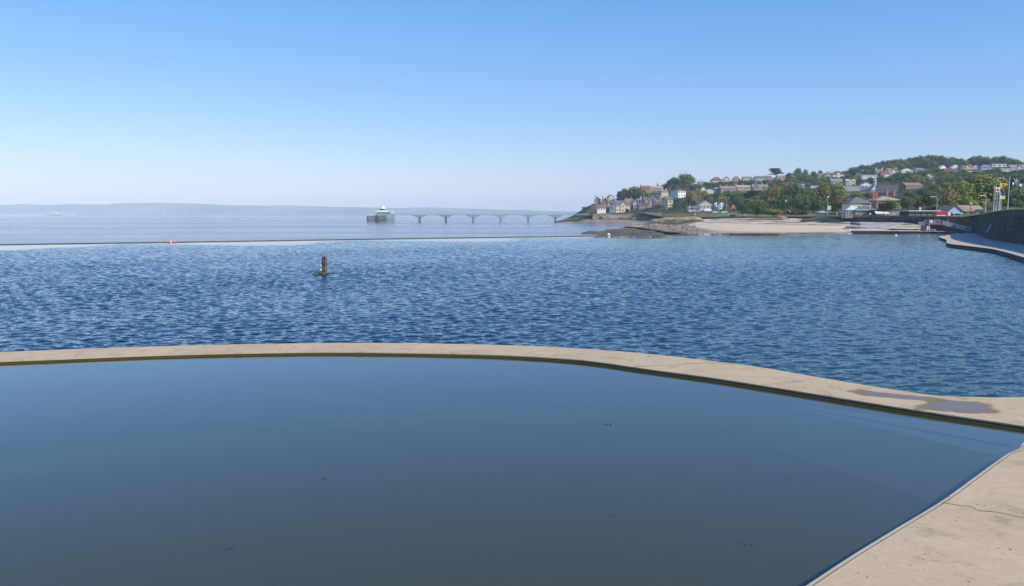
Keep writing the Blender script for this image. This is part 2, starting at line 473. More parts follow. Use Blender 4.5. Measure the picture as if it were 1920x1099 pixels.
# small debris on the deck
m_deb = mat('debris', (.08, .06, .04), .9, .4, 30)
rr = random.Random(3)
mb = MB()
for i in range(150):
    p = ground(rr.uniform(1560, 1930), rr.uniform(860, 1110), DK)
    if p.x < 4 + (p.y - 10) * .62: continue
    sz = rr.uniform(.002, .009); a = rr.uniform(0, 3.14)
    c, s_ = math.cos(a) * sz * rr.uniform(1, 2.4), math.sin(a) * sz
    mb.add([(p.x - c, p.y - s_, DK + .004), (p.x + s_, p.y - c, DK + .004), (p.x + c, p.y + s_, DK + .01), (p.x - s_, p.y + c, DK + .004)], [(0, 1, 2, 3)])
o = mb.build('leaf_litter', m_deb); tag(o, 'tiny dark specks of leaf litter scattered over the deck', 'litter', kind='stuff')

# submerged slipway and pool floor
m_silt = mat('pool_silt', (.06, .068, .038), .95, .25, .25, space='World', spec=0)
m_slip = bpy.data.materials.new('slipway_silt_depth_fade'); nt, b = nodes_of(m_slip); L, N = nt.links, nt.nodes
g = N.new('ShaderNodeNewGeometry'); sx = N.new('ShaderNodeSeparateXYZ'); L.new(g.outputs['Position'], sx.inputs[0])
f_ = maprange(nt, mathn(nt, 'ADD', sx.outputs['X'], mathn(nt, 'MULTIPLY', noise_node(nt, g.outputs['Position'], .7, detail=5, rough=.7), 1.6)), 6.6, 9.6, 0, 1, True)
mm = N.new('ShaderNodeMix'); mm.data_type = 'RGBA'; L.new(f_, mm.inputs['Factor']); mm.inputs[6].default_value = (.085, .095, .055, 1); mm.inputs[7].default_value = (.80, .66, .46, 1)  # silt colour darkens leftwards, painting in the light lost to deeper murk
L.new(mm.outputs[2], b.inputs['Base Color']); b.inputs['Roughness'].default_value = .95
mb = MB()
mb.add([(-45, -12, -1.5), (30, -12, -1.5), (30, 33, -1.5), (-45, 33, -1.5)], [(0, 1, 2, 3)])
o = struct(mb, 'pool_floor', m_silt)
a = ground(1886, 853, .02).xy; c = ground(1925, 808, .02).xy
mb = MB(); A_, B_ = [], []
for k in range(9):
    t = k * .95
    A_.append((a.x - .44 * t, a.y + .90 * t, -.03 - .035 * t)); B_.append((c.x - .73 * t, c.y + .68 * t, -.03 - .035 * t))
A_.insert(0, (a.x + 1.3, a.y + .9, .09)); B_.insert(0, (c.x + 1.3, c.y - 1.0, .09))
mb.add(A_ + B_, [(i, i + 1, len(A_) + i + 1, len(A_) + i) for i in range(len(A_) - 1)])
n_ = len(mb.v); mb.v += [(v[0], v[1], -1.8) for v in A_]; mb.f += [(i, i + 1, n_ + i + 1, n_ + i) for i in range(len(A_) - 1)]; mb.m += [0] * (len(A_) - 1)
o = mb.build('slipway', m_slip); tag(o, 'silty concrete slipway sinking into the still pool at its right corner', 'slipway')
mb = MB(); sm_ = [(Vector(p) * .66 + Vector(q_) * .34) for p, q_ in zip(A_[1:], B_[1:])]
mb.add([(p.x, p.y, p.z + .02) for p in sm_] + [(p.x + .03, p.y + .13, p.z + .02) for p in sm_], [(i, i + 1, len(sm_) + i + 1, len(sm_) + i) for i in range(len(sm_) - 1)]); mb.build('dark_strip', mat('strip_dark', (.03, .03, .02), .9), o)  # thin dark strip running lengthwise down the slipway

# pool water: see-through murk under a mirror surface
m_pool = bpy.data.materials.new('pool_water'); m_pool.use_nodes = True
nt = m_pool.node_tree; nt.nodes.clear(); N, L = nt.nodes, nt.links
g = N.new('ShaderNodeNewGeometry'); pos = g.outputs['Position']
rip = noise_node(nt, pos, 5.5, (1, 2.2, 1), R(-25), 3, .55)
rm = maprange(nt, noise_node(nt, pos, .11, (1, 1.5, 1), R(-30), 3, .5), .52, .70, 0.03, 1, True)
hgt = mathn(nt, 'MULTIPLY', rip, rm)
big_ = noise_node(nt, pos, .5, detail=1)
hgt = mathn(nt, 'ADD', hgt, mathn(nt, 'MULTIPLY', big_, .25))
bp = N.new('ShaderNodeBump'); bp.inputs['Strength'].default_value = 1; bp.inputs['Distance'].default_value = .0055
L.new(hgt, bp.inputs['Height'])
fr = N.new('ShaderNodeFresnel'); fr.inputs['IOR'].default_value = 1.333; L.new(bp.outputs[0], fr.inputs['Normal'])
gl = N.new('ShaderNodeBsdfGlossy'); gl.inputs['Roughness'].default_value = .03; gl.inputs['Color'].default_value = (.76, .84, .91, 1); L.new(bp.outputs[0], gl.inputs['Normal'])
df = N.new('ShaderNodeBsdfDiffuse'); df.inputs['Color'].default_value = (.23, .225, .06, 1)
tr = N.new('ShaderNodeBsdfTransparent'); tr.inputs['Color'].default_value = (.86, .88, .78, 1)
m1 = N.new('ShaderNodeMixShader'); m1.inputs[0].default_value = .22; L.new(tr.outputs[0], m1.inputs[1]); L.new(df.outputs[0], m1.inputs[2])
m2 = N.new('ShaderNodeMixShader'); L.new(mathn(nt, 'MULTIPLY', fr.outputs[0], 1.32, True), m2.inputs[0]); L.new(m1.outputs[0], m2.inputs[1]); L.new(gl.outputs[0], m2.inputs[2])
mo = N.new('ShaderNodeOutputMaterial'); L.new(m2.outputs[0], mo.inputs[0])
mb = MB()
poly = [(p.x, p.y + .05, 0) for p in fe[::4]] + [(fe[-1].x, fe[-1].y, 0)]
poly = [p for p in poly] + [(30, -12, 0), (-40, -12, 0), (-40, poly[0][1], 0)]
mb.add(poly, [tuple(range(len(poly)))])
struct(mb, 'pool_water', m_pool)

# lake water
wall_px = [(-700, 470.5), (-300, 463.3), (0, 458), (350, 453), (700, 447.6), (1130, 441.6), (1310, 439.2)]
WT = .1
wl = [ground(x, y, WT).xy for x, y in wall_px]
A0, B0 = wl[2], wl[5]
dv = (B0 - A0).normalized(); nv = Vector((dv.y, -dv.x))           # towards the lake
m_lake, nt, b, g = water_mat('lake_water', (.004, .038, .062), 0, .04, 'lake')
N, L = nt.nodes, nt.links; pos = g.outputs['Position']
b.inputs['Specular Tint'].default_value = (.86, .97, 1.0, 1)
sxx = N.new('ShaderNodeSeparateXYZ'); L.new(pos, sxx.inputs[0])           # greener shallows towards the promenade
sh_ = maprange(nt, mathn(nt, 'ADD', mathn(nt, 'SUBTRACT', sxx.outputs['X'], mathn(nt, 'MULTIPLY', sxx.outputs['Y'], .12)), mathn(nt, 'MULTIPLY', noise_node(nt, pos, .05, detail=4), 24)), -2, 30, 0, 1, True)
mxx = N.new('ShaderNodeMix'); mxx.data_type = 'RGBA'; L.new(sh_, mxx.inputs['Factor']); mxx.inputs[6].default_value = (.003, .026, .055, 1); mxx.inputs[7].default_value = (.018, .050, .050, 1); L.new(mxx.outputs[2], b.inputs['Base Color'])
def slope_noise(scale, stretch, rot, k):
    mp = N.new('ShaderNodeMapping'); mp.inputs['Scale'].default_value = stretch; mp.inputs['Rotation'].default_value = (0, 0, rot)
    L.new(pos, mp.inputs[0])
    n = N.new('ShaderNodeTexNoise'); n.inputs['Scale'].default_value = scale; n.inputs['Detail'].default_value = 3; n.inputs['Roughness'].default_value = .6
    L.new(mp.outputs[0], n.inputs['Vector'])
    s1 = N.new('ShaderNodeVectorMath'); s1.operation = 'SUBTRACT'; L.new(n.outputs['Color'], s1.inputs[0]); s1.inputs[1].default_value = (.5, .5, .5)
    s2 = N.new('ShaderNodeVectorMath'); s2.operation = 'MULTIPLY'; L.new(s1.outputs[0], s2.inputs[0]); s2.inputs[1].default_value = (k, k, 0)
    return s2.outputs[0]
dot = N.new('ShaderNodeVectorMath'); dot.operation = 'DOT_PRODUCT'; L.new(pos, dot.inputs[0]); dot.inputs[1].default_value = (nv.x, nv.y, 0)
dist = mathn(nt, 'SUBTRACT', dot.outputs['Value'], nv.dot(A0))
dt2 = N.new('ShaderNodeVectorMath'); dt2.operation = 'DOT_PRODUCT'; L.new(pos, dt2.inputs[0]); dt2.inputs[1].default_value = (dv.x, dv.y, 0)
tt_ = mathn(nt, 'SUBTRACT', dt2.outputs['Value'], dv.dot(A0))
calmw = mathn(nt, 'ADD', mathn(nt, 'MULTIPLY', mathn(nt, 'COSINE', mathn(nt, 'MULTIPLY', tt_, .157)), 8.5), 17.0)
calmw = mathn(nt, 'ADD', calmw, maprange(nt, noise_node(nt, pos, .08, detail=3, rough=.5), .3, .7, -3, 3))
dd = mathn(nt, 'SUBTRACT', dist, calmw)
calm = maprange(nt, dd, -4, 3, .02, 1, True)
sl = N.new('ShaderNodeVectorMath'); sl.operation = 'ADD'
L.new(slope_noise(4.2, (1, 1.5, 1), R(12), .50), sl.inputs[0]); L.new(slope_noise(9.5, (1, 1.3, 1), R(-18), .38), sl.inputs[1])
sc_ = N.new('ShaderNodeVectorMath'); sc_.operation = 'SCALE'; L.new(sl.outputs[0], sc_.inputs[0]); L.new(calm, sc_.inputs['Scale'])
an = N.new('ShaderNodeVectorMath'); an.operation = 'ADD'; L.new(g.outputs['Normal'], an.inputs[0]); L.new(sc_.outputs[0], an.inputs[1])
nm = N.new('ShaderNodeVectorMath'); nm.operation = 'NORMALIZE'; L.new(an.outputs[0], nm.inputs[0]); L.new(nm.outputs[0], b.inputs['Normal'])
mid = [(p + q_) * .5 for p, q_ in zip(fe, ne)][::4]
poly = [(p.x, p.y) for p in mid] + [(60, mid[-1].y), (95, 128), (108, 165), (140, 262), (45, 262)]
poly += [(p.x + nv.x * -.18, p.y + nv.y * -.18) for p in reversed(wl)] + [(mid[0].x - 60, mid[0].y + 10)]
# rows get finer towards the near shore, where the wavelets can be told apart
ys = [17.0]
while ys[-1] < 262: ys.append(ys[-1] + .070 * (max(30, ys[-1]) / 30) ** .62)
ys = np.array(ys); us = np.arange(-.78, 1.12, .0018)
X = (ys[:, None] * us[None, :]); Yg = np.repeat(ys[:, None], len(us), 1)
rng = np.random.default_rng(5)
Z = np.zeros_like(X)
sp = ys * .0018
for i in range(90):
    lam = math.exp(rng.uniform(math.log(.30), math.log(1.25)))
    th = R(-78) + rng.normal(0, .55)
    k = 2 * math.pi / lam
    slope = .0255 if lam < .9 else .012
    fade = np.clip((lam / np.maximum(sp, .070 * (np.maximum(30, ys) / 30) ** .62) - 2.0) / 1.5, 0, 1)
    Z += (slope / k * fade)[:, None] * np.sin(k * (X * math.cos(th) + Yg * math.sin(th)) + rng.uniform(0, 6.28))
d_w = (X * nv.x + Yg * nv.y) - nv.dot(A0)
tpar = (X * dv.x + Yg * dv.y)
tpar = tpar - dv.dot(A0)
cw = 17 + 8.5 * np.cos(tpar * .157) + 1.5 * np.sin(tpar * .6)
cm = np.clip((d_w - cw + 4) / 7, .0, 1); cm = cm * cm * (3 - 2 * cm)
gust = 1 + .15 * np.sin(X * .05 + Yg * .083 + 1) * np.sin(Yg * .041 - X * .03) + .12 * np.sin(X * .17 - Yg * .12)
Z *= cm * gust
def inside(px_, py_, P):
    r_ = np.zeros(px_.shape, bool)
    for (x1, y1), (x2, y2) in zip(P, P[1:] + P[:1]):
        if y1 == y2: continue
        c_ = ((y1 > py_) != (y2 > py_)) & (px_ < (x2 - x1) * (py_ - y1) / (y2 - y1) + x1)
        r_ ^= c_
    return r_
nr, nc = X.shape
ins = inside(X, Yg, poly)
keep = ins[:-1, :-1] | ins[1:, 1:]
idx = np.arange(nr * nc).reshape(nr, nc)
quads = np.stack([idx[:-1, :-1], idx[:-1, 1:], idx[1:, 1:], idx[1:, :-1]], -1)[keep]
used = np.unique(quads); remap = np.full(nr * nc, -1); remap[used] = np.arange(len(used)); quads = remap[quads]
co = np.stack([X, Yg, Z - .02], -1).reshape(-1, 3)[used].astype(np.float32)
me = bpy.data.meshes.new('lake_water'); me.vertices.add(len(co)); me.vertices.foreach_set('co', co.ravel())
me.loops.add(quads.size); me.loops.foreach_set('vertex_index', quads.ravel().astype(np.int32))
me.polygons.add(len(quads)); me.polygons.foreach_set('loop_start', np.arange(0, quads.size, 4, dtype=np.int32))
me.polygons.foreach_set('use_smooth', np.ones(len(quads), bool)); me.materials.append(m_lake); me.update(calc_edges=True)
lake = link('lake_water', me); lake['kind'] = 'structure'
# outer lake wall
m_dw = mat('dark_wet_wall', (.10, .085, .07), .8, .3, .4, space='World')
mb = MB()
ws = smooth_line(wl, 8)
wo_ = offs(ws, -.35)
strip(mb, ws, wo_, WT); wallstrip(mb, ws, -3, WT); wallstrip(mb, wo_, -4, WT)
o = mb.build('lake_wall', m_dw); tag(o, 'low dark sea wall along the far edge of the lake', 'wall')
lake_wall = o

# ============================================================ LAND
CX = [1040, 1070, 1095, 1115, 1150, 1200, 1250, 1300, 1350, 1450, 1550, 1620, 1700, 1800, 1850, 1920, 2100, 2600, 4000]
CT = [
 ((418, 770), (417.5, 772), (417, 775), (416.8, 780), (416.5, 785), (416, 790), (415.5, 795)),
 ((418.5, 765), (414, 775), (412, 778), (411, 785), (410, 790), (409, 800), (408, 805)),
 ((419, 755), (411, 772), (409, 775), (406, 780), (402, 790), (396, 800), (391, 805)),
 ((419.5, 745), (410.5, 764), (400.8, 766), (399, 772), (392, 790), (386, 805), (382, 815)),
 ((420.5, 690), (411, 759), (399.8, 761), (398.5, 768), (390, 790), (384, 815), (373, 840)),
 ((423, 560), (412, 752), (398.8, 755), (397, 760), (385, 790), (370, 850), (358, 900)),
 ((430, 400), (412, 560), (408, 565), (401, 620), (386, 760), (366, 900), (350, 1000)),
 ((437.5, 233), (411, 480), (408, 482), (401, 560), (387, 700), (362, 850), (345, 1000)),
 ((436.5, 238), (409.5, 440), (407, 442), (400, 540), (386, 650), (360, 850), (341, 1000)),
 ((436, 240), (409.5, 420), (407, 422), (401, 480), (380, 640), (355, 850), (333, 1050)),
 ((434.5, 250), (411, 360), (406.5, 362), (401, 430), (380, 600), (350, 850), (328, 1100)),
 ((434, 252), (416.5, 306), (406.2, 308), (403, 340), (380, 560), (345, 850), (314, 1150)),
 ((434, 252), (417, 288), (406, 290), (402, 340), (380, 520), (345, 800), (306, 1200)),
 ((436.5, 225), (432, 240), (407.5, 250), (402, 300), (380, 450), (340, 800), (304, 1200)),
 ((436.5, 225), (432, 240), (401, 170), (398, 210), (380, 400), (340, 750), (305, 1150)),
 ((436.5, 225), (432, 240), (394.5, 132), (395, 190), (385, 350), (345, 700), (308, 1100)),
 ((436.5, 225), (432, 240), (391.7, 87), (393, 130), (385, 300), (350, 600), (320, 1000)),
 ((436.5, 225), (432, 240), (381, 44), (388, 80), (380, 200), (350, 500), (330, 800)),
 ((436.5, 225), (432, 240), (353, 19), (370, 40), (370, 100), (360, 300), (345, 500)),
]
def column(px):
    flat = interp(CX, [tuple(c for r_ in row for c in r_) for row in CT], px)
    return [(flat[2 * i], flat[2 * i + 1]) for i in range(7)]
def land_Y(px, py):
    c = column(px)[2:]
    for (p0, y0), (p1, y1) in zip(c, c[1:]):
        if (py - p0) * (py - p1) <= 0 and p0 != p1:
            return lerp(y0, y1, (py - p0) / (p1 - p0))
    return c[0][1] if py > c[0][0] else c[-1][1]
def beach_Y(px, py):
    c = column(px)[:2]
    t = (py - c[0][0]) / (c[1][0] - c[0][0])
    return lerp(c[0][1], c[1][1], t)
def land(px, py): return at(px, py, land_Y(px, py))
m_hill = mat('hillside_scrub', (.035, .05, .018), .95, 0, .03, space='World', col2=(.085, .085, .04), spec=.05, bump=.6, bscale=.3)
m_grass = mat('promenade_grass', (.11, .15, .045), .95, 0, .15, space='World', col2=(.18, .20, .07), spec=.05)
m_path = mat('promenade_path', (.22, .2, .18), .9, .15, .2, space='World')
def colgrid(mb, pxs, r0, r1, sub, jitter=0, mi=lambda k: 0, post=None):
    cols = []
    for p in pxs:
        c = column(p)[r0:r1 + 1]; col = []
        for i in range(len(c) - 1):
            for s_ in range(sub):
                t = s_ / sub
                w = at(p, lerp(c[i][0], c[i + 1][0], t), lerp(c[i][1], c[i + 1][1], t)); col.append(w)
        col.append(at(p, *c[-1]))
        if jitter:
            for k, w in enumerate(col): w.z += jitter * noise.noise(w * .05) * min(1, k / sub)
        if post: col = post(p, col)
        cols.append(col)
    K = len(cols[0]); n = len(mb.v)
    for c in cols: mb.v += [tuple(w) for w in c]
    for i in range(len(cols) - 1):
        for k in range(K - 1):
            mb.f.append((n + i * K + k, n + (i + 1) * K + k, n + (i + 1) * K + k + 1, n + i * K + k + 1)); mb.m.append(mi(k))
mb = MB()
def back(p, col):
    w = col[-1].copy(); w.y += 160; w.x *= w.y / (w.y - 160); w.z = max(-2, w.z - 12)
    w2 = w.copy(); w2.y += 500; w2.z = -3
    f0 = col[0].copy(); 
    return col + [w, w2]
colgrid(mb, list(range(1040, 2000, 8)) + list(range(2000, 4001, 100)), 2, 6, 5, 1.5, lambda k: 1 if k < 5 else 0, back)
for i, f in enumerate(mb.f):
    vx = mb.v[f[0]]; px = 960 + vx[0] / vx[1] * F_PX
    if mb.m[i] == 1 and px < 1235: mb.m[i] = 2
    elif mb.m[i] == 1 and px < 1335: mb.m[i] = 3
for_hill = struct(mb, 'hillside', [m_hill, m_grass, mat('bank_rock', (.19, .14, .10), .9, 0, .1, space='World', col2=(.36, .27, .19), bump=.6, bscale=.5), mat('rough_grass', (.085, .09, .035), .95, 0, .08, space='World', col2=(.20, .17, .08), spec=.05, bump=.4, bscale=.4)], True)
# beach
m_sand = bpy.data.materials.new('beach_shingle'); nt, b = nodes_of(m_sand); L, N = nt.links, nt.nodes
g = N.new('ShaderNodeNewGeometry'); pos = g.outputs['Position']; sx = N.new('ShaderNodeSeparateXYZ'); L.new(pos, sx.inputs[0])
n1 = noise_node(nt, pos, .05, detail=6, rough=.65); n2 = noise_node(nt, pos, .35, detail=5, rough=.7)
r = N.new('ShaderNodeValToRGB'); e = r.color_ramp.elements; e[0].position = .35; e[1].position = .65
e[0].color = (.46, .355, .235, 1); e[1].color = (.69, .55, .385, 1)
L.new(mathn(nt, 'ADD', mathn(nt, 'MULTIPLY', n1, .5), mathn(nt, 'MULTIPLY', n2, .5)), r.inputs[0])
# strand lines of dark weed at set heights
hz_ = mathn(nt, 'ADD', sx.outputs['Z'], mathn(nt, 'MULTIPLY', mathn(nt, 'SUBTRACT', noise_node(nt, pos, .02, detail=3), .5), 1.2))
def band(zc, w):
    return maprange(nt, mathn(nt, 'ABSOLUTE', mathn(nt, 'SUBTRACT', hz_, zc)), w * .4, w, 1, 0)
bands = mathn(nt, 'MAXIMUM', mathn(nt, 'MAXIMUM', band(2.85, .34), band(2.05, .26)), band(1.4, .14))
brk = maprange(nt, noise_node(nt, pos, .12, (1, .6, 1), detail=5, rough=.7), .42, .50, 0, 1)
wetz = maprange(nt, sx.outputs['Z'], .0, .14, .7, 0)
fac = mathn(nt, 'MAXIMUM', mathn(nt, 'MULTIPLY', bands, brk), wetz)
mm = N.new('ShaderNodeMix'); mm.data_type = 'RGBA'; L.new(fac, mm.inputs['Factor']); L.new(r.outputs[0], mm.inputs[6]); mm.inputs[7].default_value = (.10, .08, .06, 1)
L.new(mm.outputs[2], b.inputs['Base Color']); b.inputs['Roughness'].default_value = .95
mb = MB()
def front(p, col):
    w = col[0].copy(); w.y -= 12; w.x *= w.y / (w.y + 12); w.z -= 1.6
    e_ = col[-1].copy(); e_.y += 2; e_.z -= .2
    return [w] + col + [e_]
colgrid(mb, list(range(1040, 1816, 6)), 0, 1, 14, .3, lambda k: 0, front)
# the beach sheet west of the sand is bare rock
for i, f in enumerate(mb.f):
    vx = mb.v[f[0]]; px = 960 + vx[0] / vx[1] * F_PX
    if px < 1295 - 25 * noise.noise(Vector((vx[1] * .03, 0, 0))): mb.m[i] = 1
m_rock = mat('foreshore_rock', (.15, .115, .08), .9, 0, .09, space='World', col2=(.40, .315, .225), bump=.5, bscale=.6)
struct(mb, 'beach', [m_sand, m_rock], True)

# near dark weed covered rock outcrop
m_weed = mat('weedy_rock', (.035, .03, .017), .8, 0, .12, space='World', col2=(.17, .135, .08), bump=.5, bscale=.8, spec=.4)
def heightfield(name, pxr, top_f, bot_f, zf, m, label=None, cat=None, nx=70, ny=22, back_drop=3, stuff=None):
    mb = MB(); cols = []
    for i in range(nx + 1):
        p = lerp(pxr[0], pxr[1], i / nx); col = []
        for k in range(ny + 1):
            py = lerp(bot_f(p), top_f(p), k / ny)
            w = ground(p, py, 0) if zf is None else at(p, py, zf(p, py))
            col.append(w)
        f_ = col[0].copy(); f_.y -= 1; f_.z -= 4; b_ = col[-1].copy(); b_.y += 2; b_.z -= back_drop
        cols.append([f_] + col + [b_])
    K = ny + 3
    for c in cols: mb.v += [tuple(w) for w in c]
    for i in range(nx):
        for k in range(K - 1):
            mb.f.append((i * K + k, (i + 1) * K + k, (i + 1) * K + k + 1, i * K + k + 1)); mb.m.append(0)
    o = mb.build(name, m)
    return o
def rockY(p, py):
    # surface about -1.4 m above datum with lumps
    base = 6.3 * F_PX / (py - 403)
    return base
def rock_sheet(name, pts_top, pts_bot, z0, lump, m, nx=110, ny=26, seed=0):
    tx = [a for a, _ in pts_top]; tt = [(b_,) for _, b_ in pts_top]; bx = [a for a, _ in pts_bot]; bt = [(b_,) for _, b_ in pts_bot]
    mb = MB(); K = ny + 1
    p0, p1 = tx[0], tx[-1]
    for i in range(nx + 1):
        p = lerp(p0, p1, i / nx)
        for k in range(K):
            py = lerp(interp(bx, bt, p)[0], interp(tx, tt, p)[0], k / ny)
            w = ground(p, py, z0)
            edge = min(1, 6 * min(k / ny, 1 - k / ny), 10 * i / nx, 10 * (1 - i / nx) + .3)
            n_ = noise.fractal(Vector((w.x * .09, w.y * .06, seed)), .9, 2.1, 5)
            n2 = noise.noise(Vector((w.x * .5, w.y * .35, seed + 4)))
            w.z = z0 - .5 + edge * (.6 + lump * n_ + .35 * n2)
            mb.v.append(tuple(w))
    for i in range(nx):
        for k in range(K - 1):
            mb.f.append((i * K + k, (i + 1) * K + k, (i + 1) * K + k + 1, i * K + k + 1)); mb.m.append(0)
    return mb.build(name, m)
o = rock_sheet('seaweed_rocks', [(1085, 436.5), (1110, 434.5), (1140, 430), (1170, 427), (1185, 424), (1200, 424), (1225, 429), (1262, 435)],
               [(1085, 437.2), (1110, 437.5), (1130, 439.5), (1180, 439.5), (1225, 439), (1262, 438)], -1.6, .55, m_weed)
tag(o, 'dark weed covered rocks jutting from the sand past the lake wall', 'rocks')
o = rock_sheet('foreshore_rocks', [(1170, 420.5), (1200, 418), (1240, 417), (1290, 420), (1322, 428)], [(1170, 422.5), (1200, 425), (1240, 430), (1290, 437), (1322, 437)], -.4, 1.0, m_rock, seed=9)
tag(o, 'brown boulder strewn rocks between the weedy point and the sandy beach', 'rocks')
# headland foot
def mound(name, pts, depth, m, seed=0, nx=80, lump=1.0, label=None, cat=None, ny=10):
    """pts: (px, py_bottom, py_top, Y). A humped bank seen from the front, with a real depth."""
    xs_ = [p[0] for p in pts]; tb_ = [p[1:] for p in pts]
    mb = MB(); K = 2 * ny + 1
    for i in range(nx + 1):
        p = lerp(xs_[0], xs_[-1], i / nx); pb, pt, Y = interp(xs_, tb_, p)
        dep = interp(xs_, [(depth,)] * len(xs_), p)[0]
        for k in range(K):
            a = math.pi * k / (K - 1)
            Yk = Y + dep * .5 * (1 - math.cos(a))
            zb, zt = at(p, pb, Y).z, at(p, pt, Y + dep * .5).z
            w = Vector(((p - 960) / F_PX * Yk * 1.0, Yk, 0))
            h_ = (zt - zb) * math.sin(a) ** .8
            w.z = zb + h_ * (1 + .22 * lump * noise.fractal(Vector((w.x * .08, k * .35, seed)), .8, 2, 5)) + .3 * lump * noise.noise(Vector((w.x * .4, k * .9, seed)))
            w.y += lump * 1.0 * noise.noise(Vector((w.x * .2, k * .6, seed + 9)))
            if k in (0, K - 1): w.z -= 2.5
            mb.v.append(tuple(w))
    for i in range(nx):
        for k in range(K - 1):
            mb.f.append((i * K + k, (i + 1) * K + k, (i + 1) * K + k + 1, i * K + k + 1)); mb.m.append(0)
    o = mb.build(name, m); tag(o, label, cat); return o
m_dark_rock = mat('headland_rock', (.045, .042, .032), .9, 0, .07, space='World', col2=(.15, .125, .09), bump=.8, bscale=.4)
m_tanrock = mat('bank_rock', (.19, .14, .10), .9, 0, .1, space='World', col2=(.36, .27, .19), bump=.6, bscale=.5)
m_dry = mat('dry_grass', (.34, .25, .10), .95, 0, .12, space='World', col2=(.66, .50, .25), bump=.7, bscale=.7, spec=.05)
m_scrub = mat('cliff_scrub', (.035, .04, .02), .95, 0, .15, space='World', col2=(.12, .11, .06), bump=1.0, bscale=.4, spec=.05)
mound('headland_rocks', [(1053, 418, 417, 772), (1065, 418.4, 414, 770), (1085, 419, 411.5, 764), (1110, 419.5, 411, 757), (1150, 420.5, 411, 745), (1180, 421, 412, 728), (1205, 421, 414, 700)], 30, m_dark_rock, 1, lump=1.0,
      label='dark low rocks running out to sea under the shore end of the pier', cat='rocks')
mound('cliff_bank', [(1128, 411, 404, 757), (1160, 411.5, 404.5, 752), (1200, 413, 406, 740), (1232, 414, 408, 726)], 14, m_tanrock, 5, label='tan rocky bank below the terrace wall on the headland', cat='bank')
mound('cliff_scrub', [(1092, 405, 402, 775), (1097, 405, 394, 775), (1104, 405, 387, 775), (1114, 405, 384, 775), (1126, 405, 390, 775), (1132, 405, 398, 775)], 14, m_scrub, 7, lump=.8, label='dark scrubby cliff at the seaward tip of the headland', cat='cliff')
mound('dry_grass_bank', [(1212, 419.5, 418, 470), (1222, 420, 411, 465), (1245, 419.5, 408.5, 455), (1275, 419, 407.5, 440), (1300, 416.5, 406.5, 430), (1310, 414, 408.5, 425), (1318, 413, 412, 420)], 26, m_dry, 3, lump=1.0,
      label='golden bank of dry grass above the foreshore rocks', cat='bank')
mound('scrub_bank', [(1500, 412.5, 411.8, 352), (1520, 413, 409.5, 348), (1532, 413, 406.5, 345), (1545, 414, 407.5, 338), (1562, 415, 410.5, 330), (1580, 415.5, 414.5, 322)], 8, mat('bank_scrub', (.13, .12, .05), .95, 0, .4, space='World', col2=(.28, .24, .13), bump=.3, bscale=1), 13, lump=.5,
      label='low scrubby dune against the dark sea wall', cat='bank')
mound('gravel_ridge', [(1400, 411.5, 410.5, 400), (1430, 411.5, 408.5, 398), (1455, 411.8, 409, 395), (1470, 412, 411, 392)], 6, MATS['bank_scrub'], 15, lump=.4, label='long low grassy ridge along the top of the beach', cat='bank')

# ---- sea walls
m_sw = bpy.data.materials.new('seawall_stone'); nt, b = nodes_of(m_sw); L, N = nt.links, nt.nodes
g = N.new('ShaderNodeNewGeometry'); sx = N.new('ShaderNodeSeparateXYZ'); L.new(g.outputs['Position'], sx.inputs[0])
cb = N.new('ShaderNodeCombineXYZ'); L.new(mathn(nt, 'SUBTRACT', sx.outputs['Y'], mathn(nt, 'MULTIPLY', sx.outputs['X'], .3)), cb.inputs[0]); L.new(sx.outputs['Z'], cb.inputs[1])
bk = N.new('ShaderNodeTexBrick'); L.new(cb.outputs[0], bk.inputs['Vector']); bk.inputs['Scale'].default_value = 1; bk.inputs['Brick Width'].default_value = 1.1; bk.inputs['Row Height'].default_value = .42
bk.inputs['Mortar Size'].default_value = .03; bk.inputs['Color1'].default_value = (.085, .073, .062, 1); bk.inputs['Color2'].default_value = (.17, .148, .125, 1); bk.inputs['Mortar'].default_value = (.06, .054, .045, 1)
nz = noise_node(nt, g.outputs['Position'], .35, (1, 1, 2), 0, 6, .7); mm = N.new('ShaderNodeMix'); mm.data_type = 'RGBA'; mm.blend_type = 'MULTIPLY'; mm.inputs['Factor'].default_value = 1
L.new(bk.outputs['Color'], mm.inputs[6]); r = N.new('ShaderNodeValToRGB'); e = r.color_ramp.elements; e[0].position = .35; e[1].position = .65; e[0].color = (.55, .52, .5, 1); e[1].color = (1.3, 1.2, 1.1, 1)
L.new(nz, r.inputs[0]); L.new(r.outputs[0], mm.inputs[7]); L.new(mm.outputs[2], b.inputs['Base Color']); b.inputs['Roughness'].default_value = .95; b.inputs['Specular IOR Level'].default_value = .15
m_cope = mat('seawall_coping', (.30, .25, .21), .9, .15, .4, space='World')
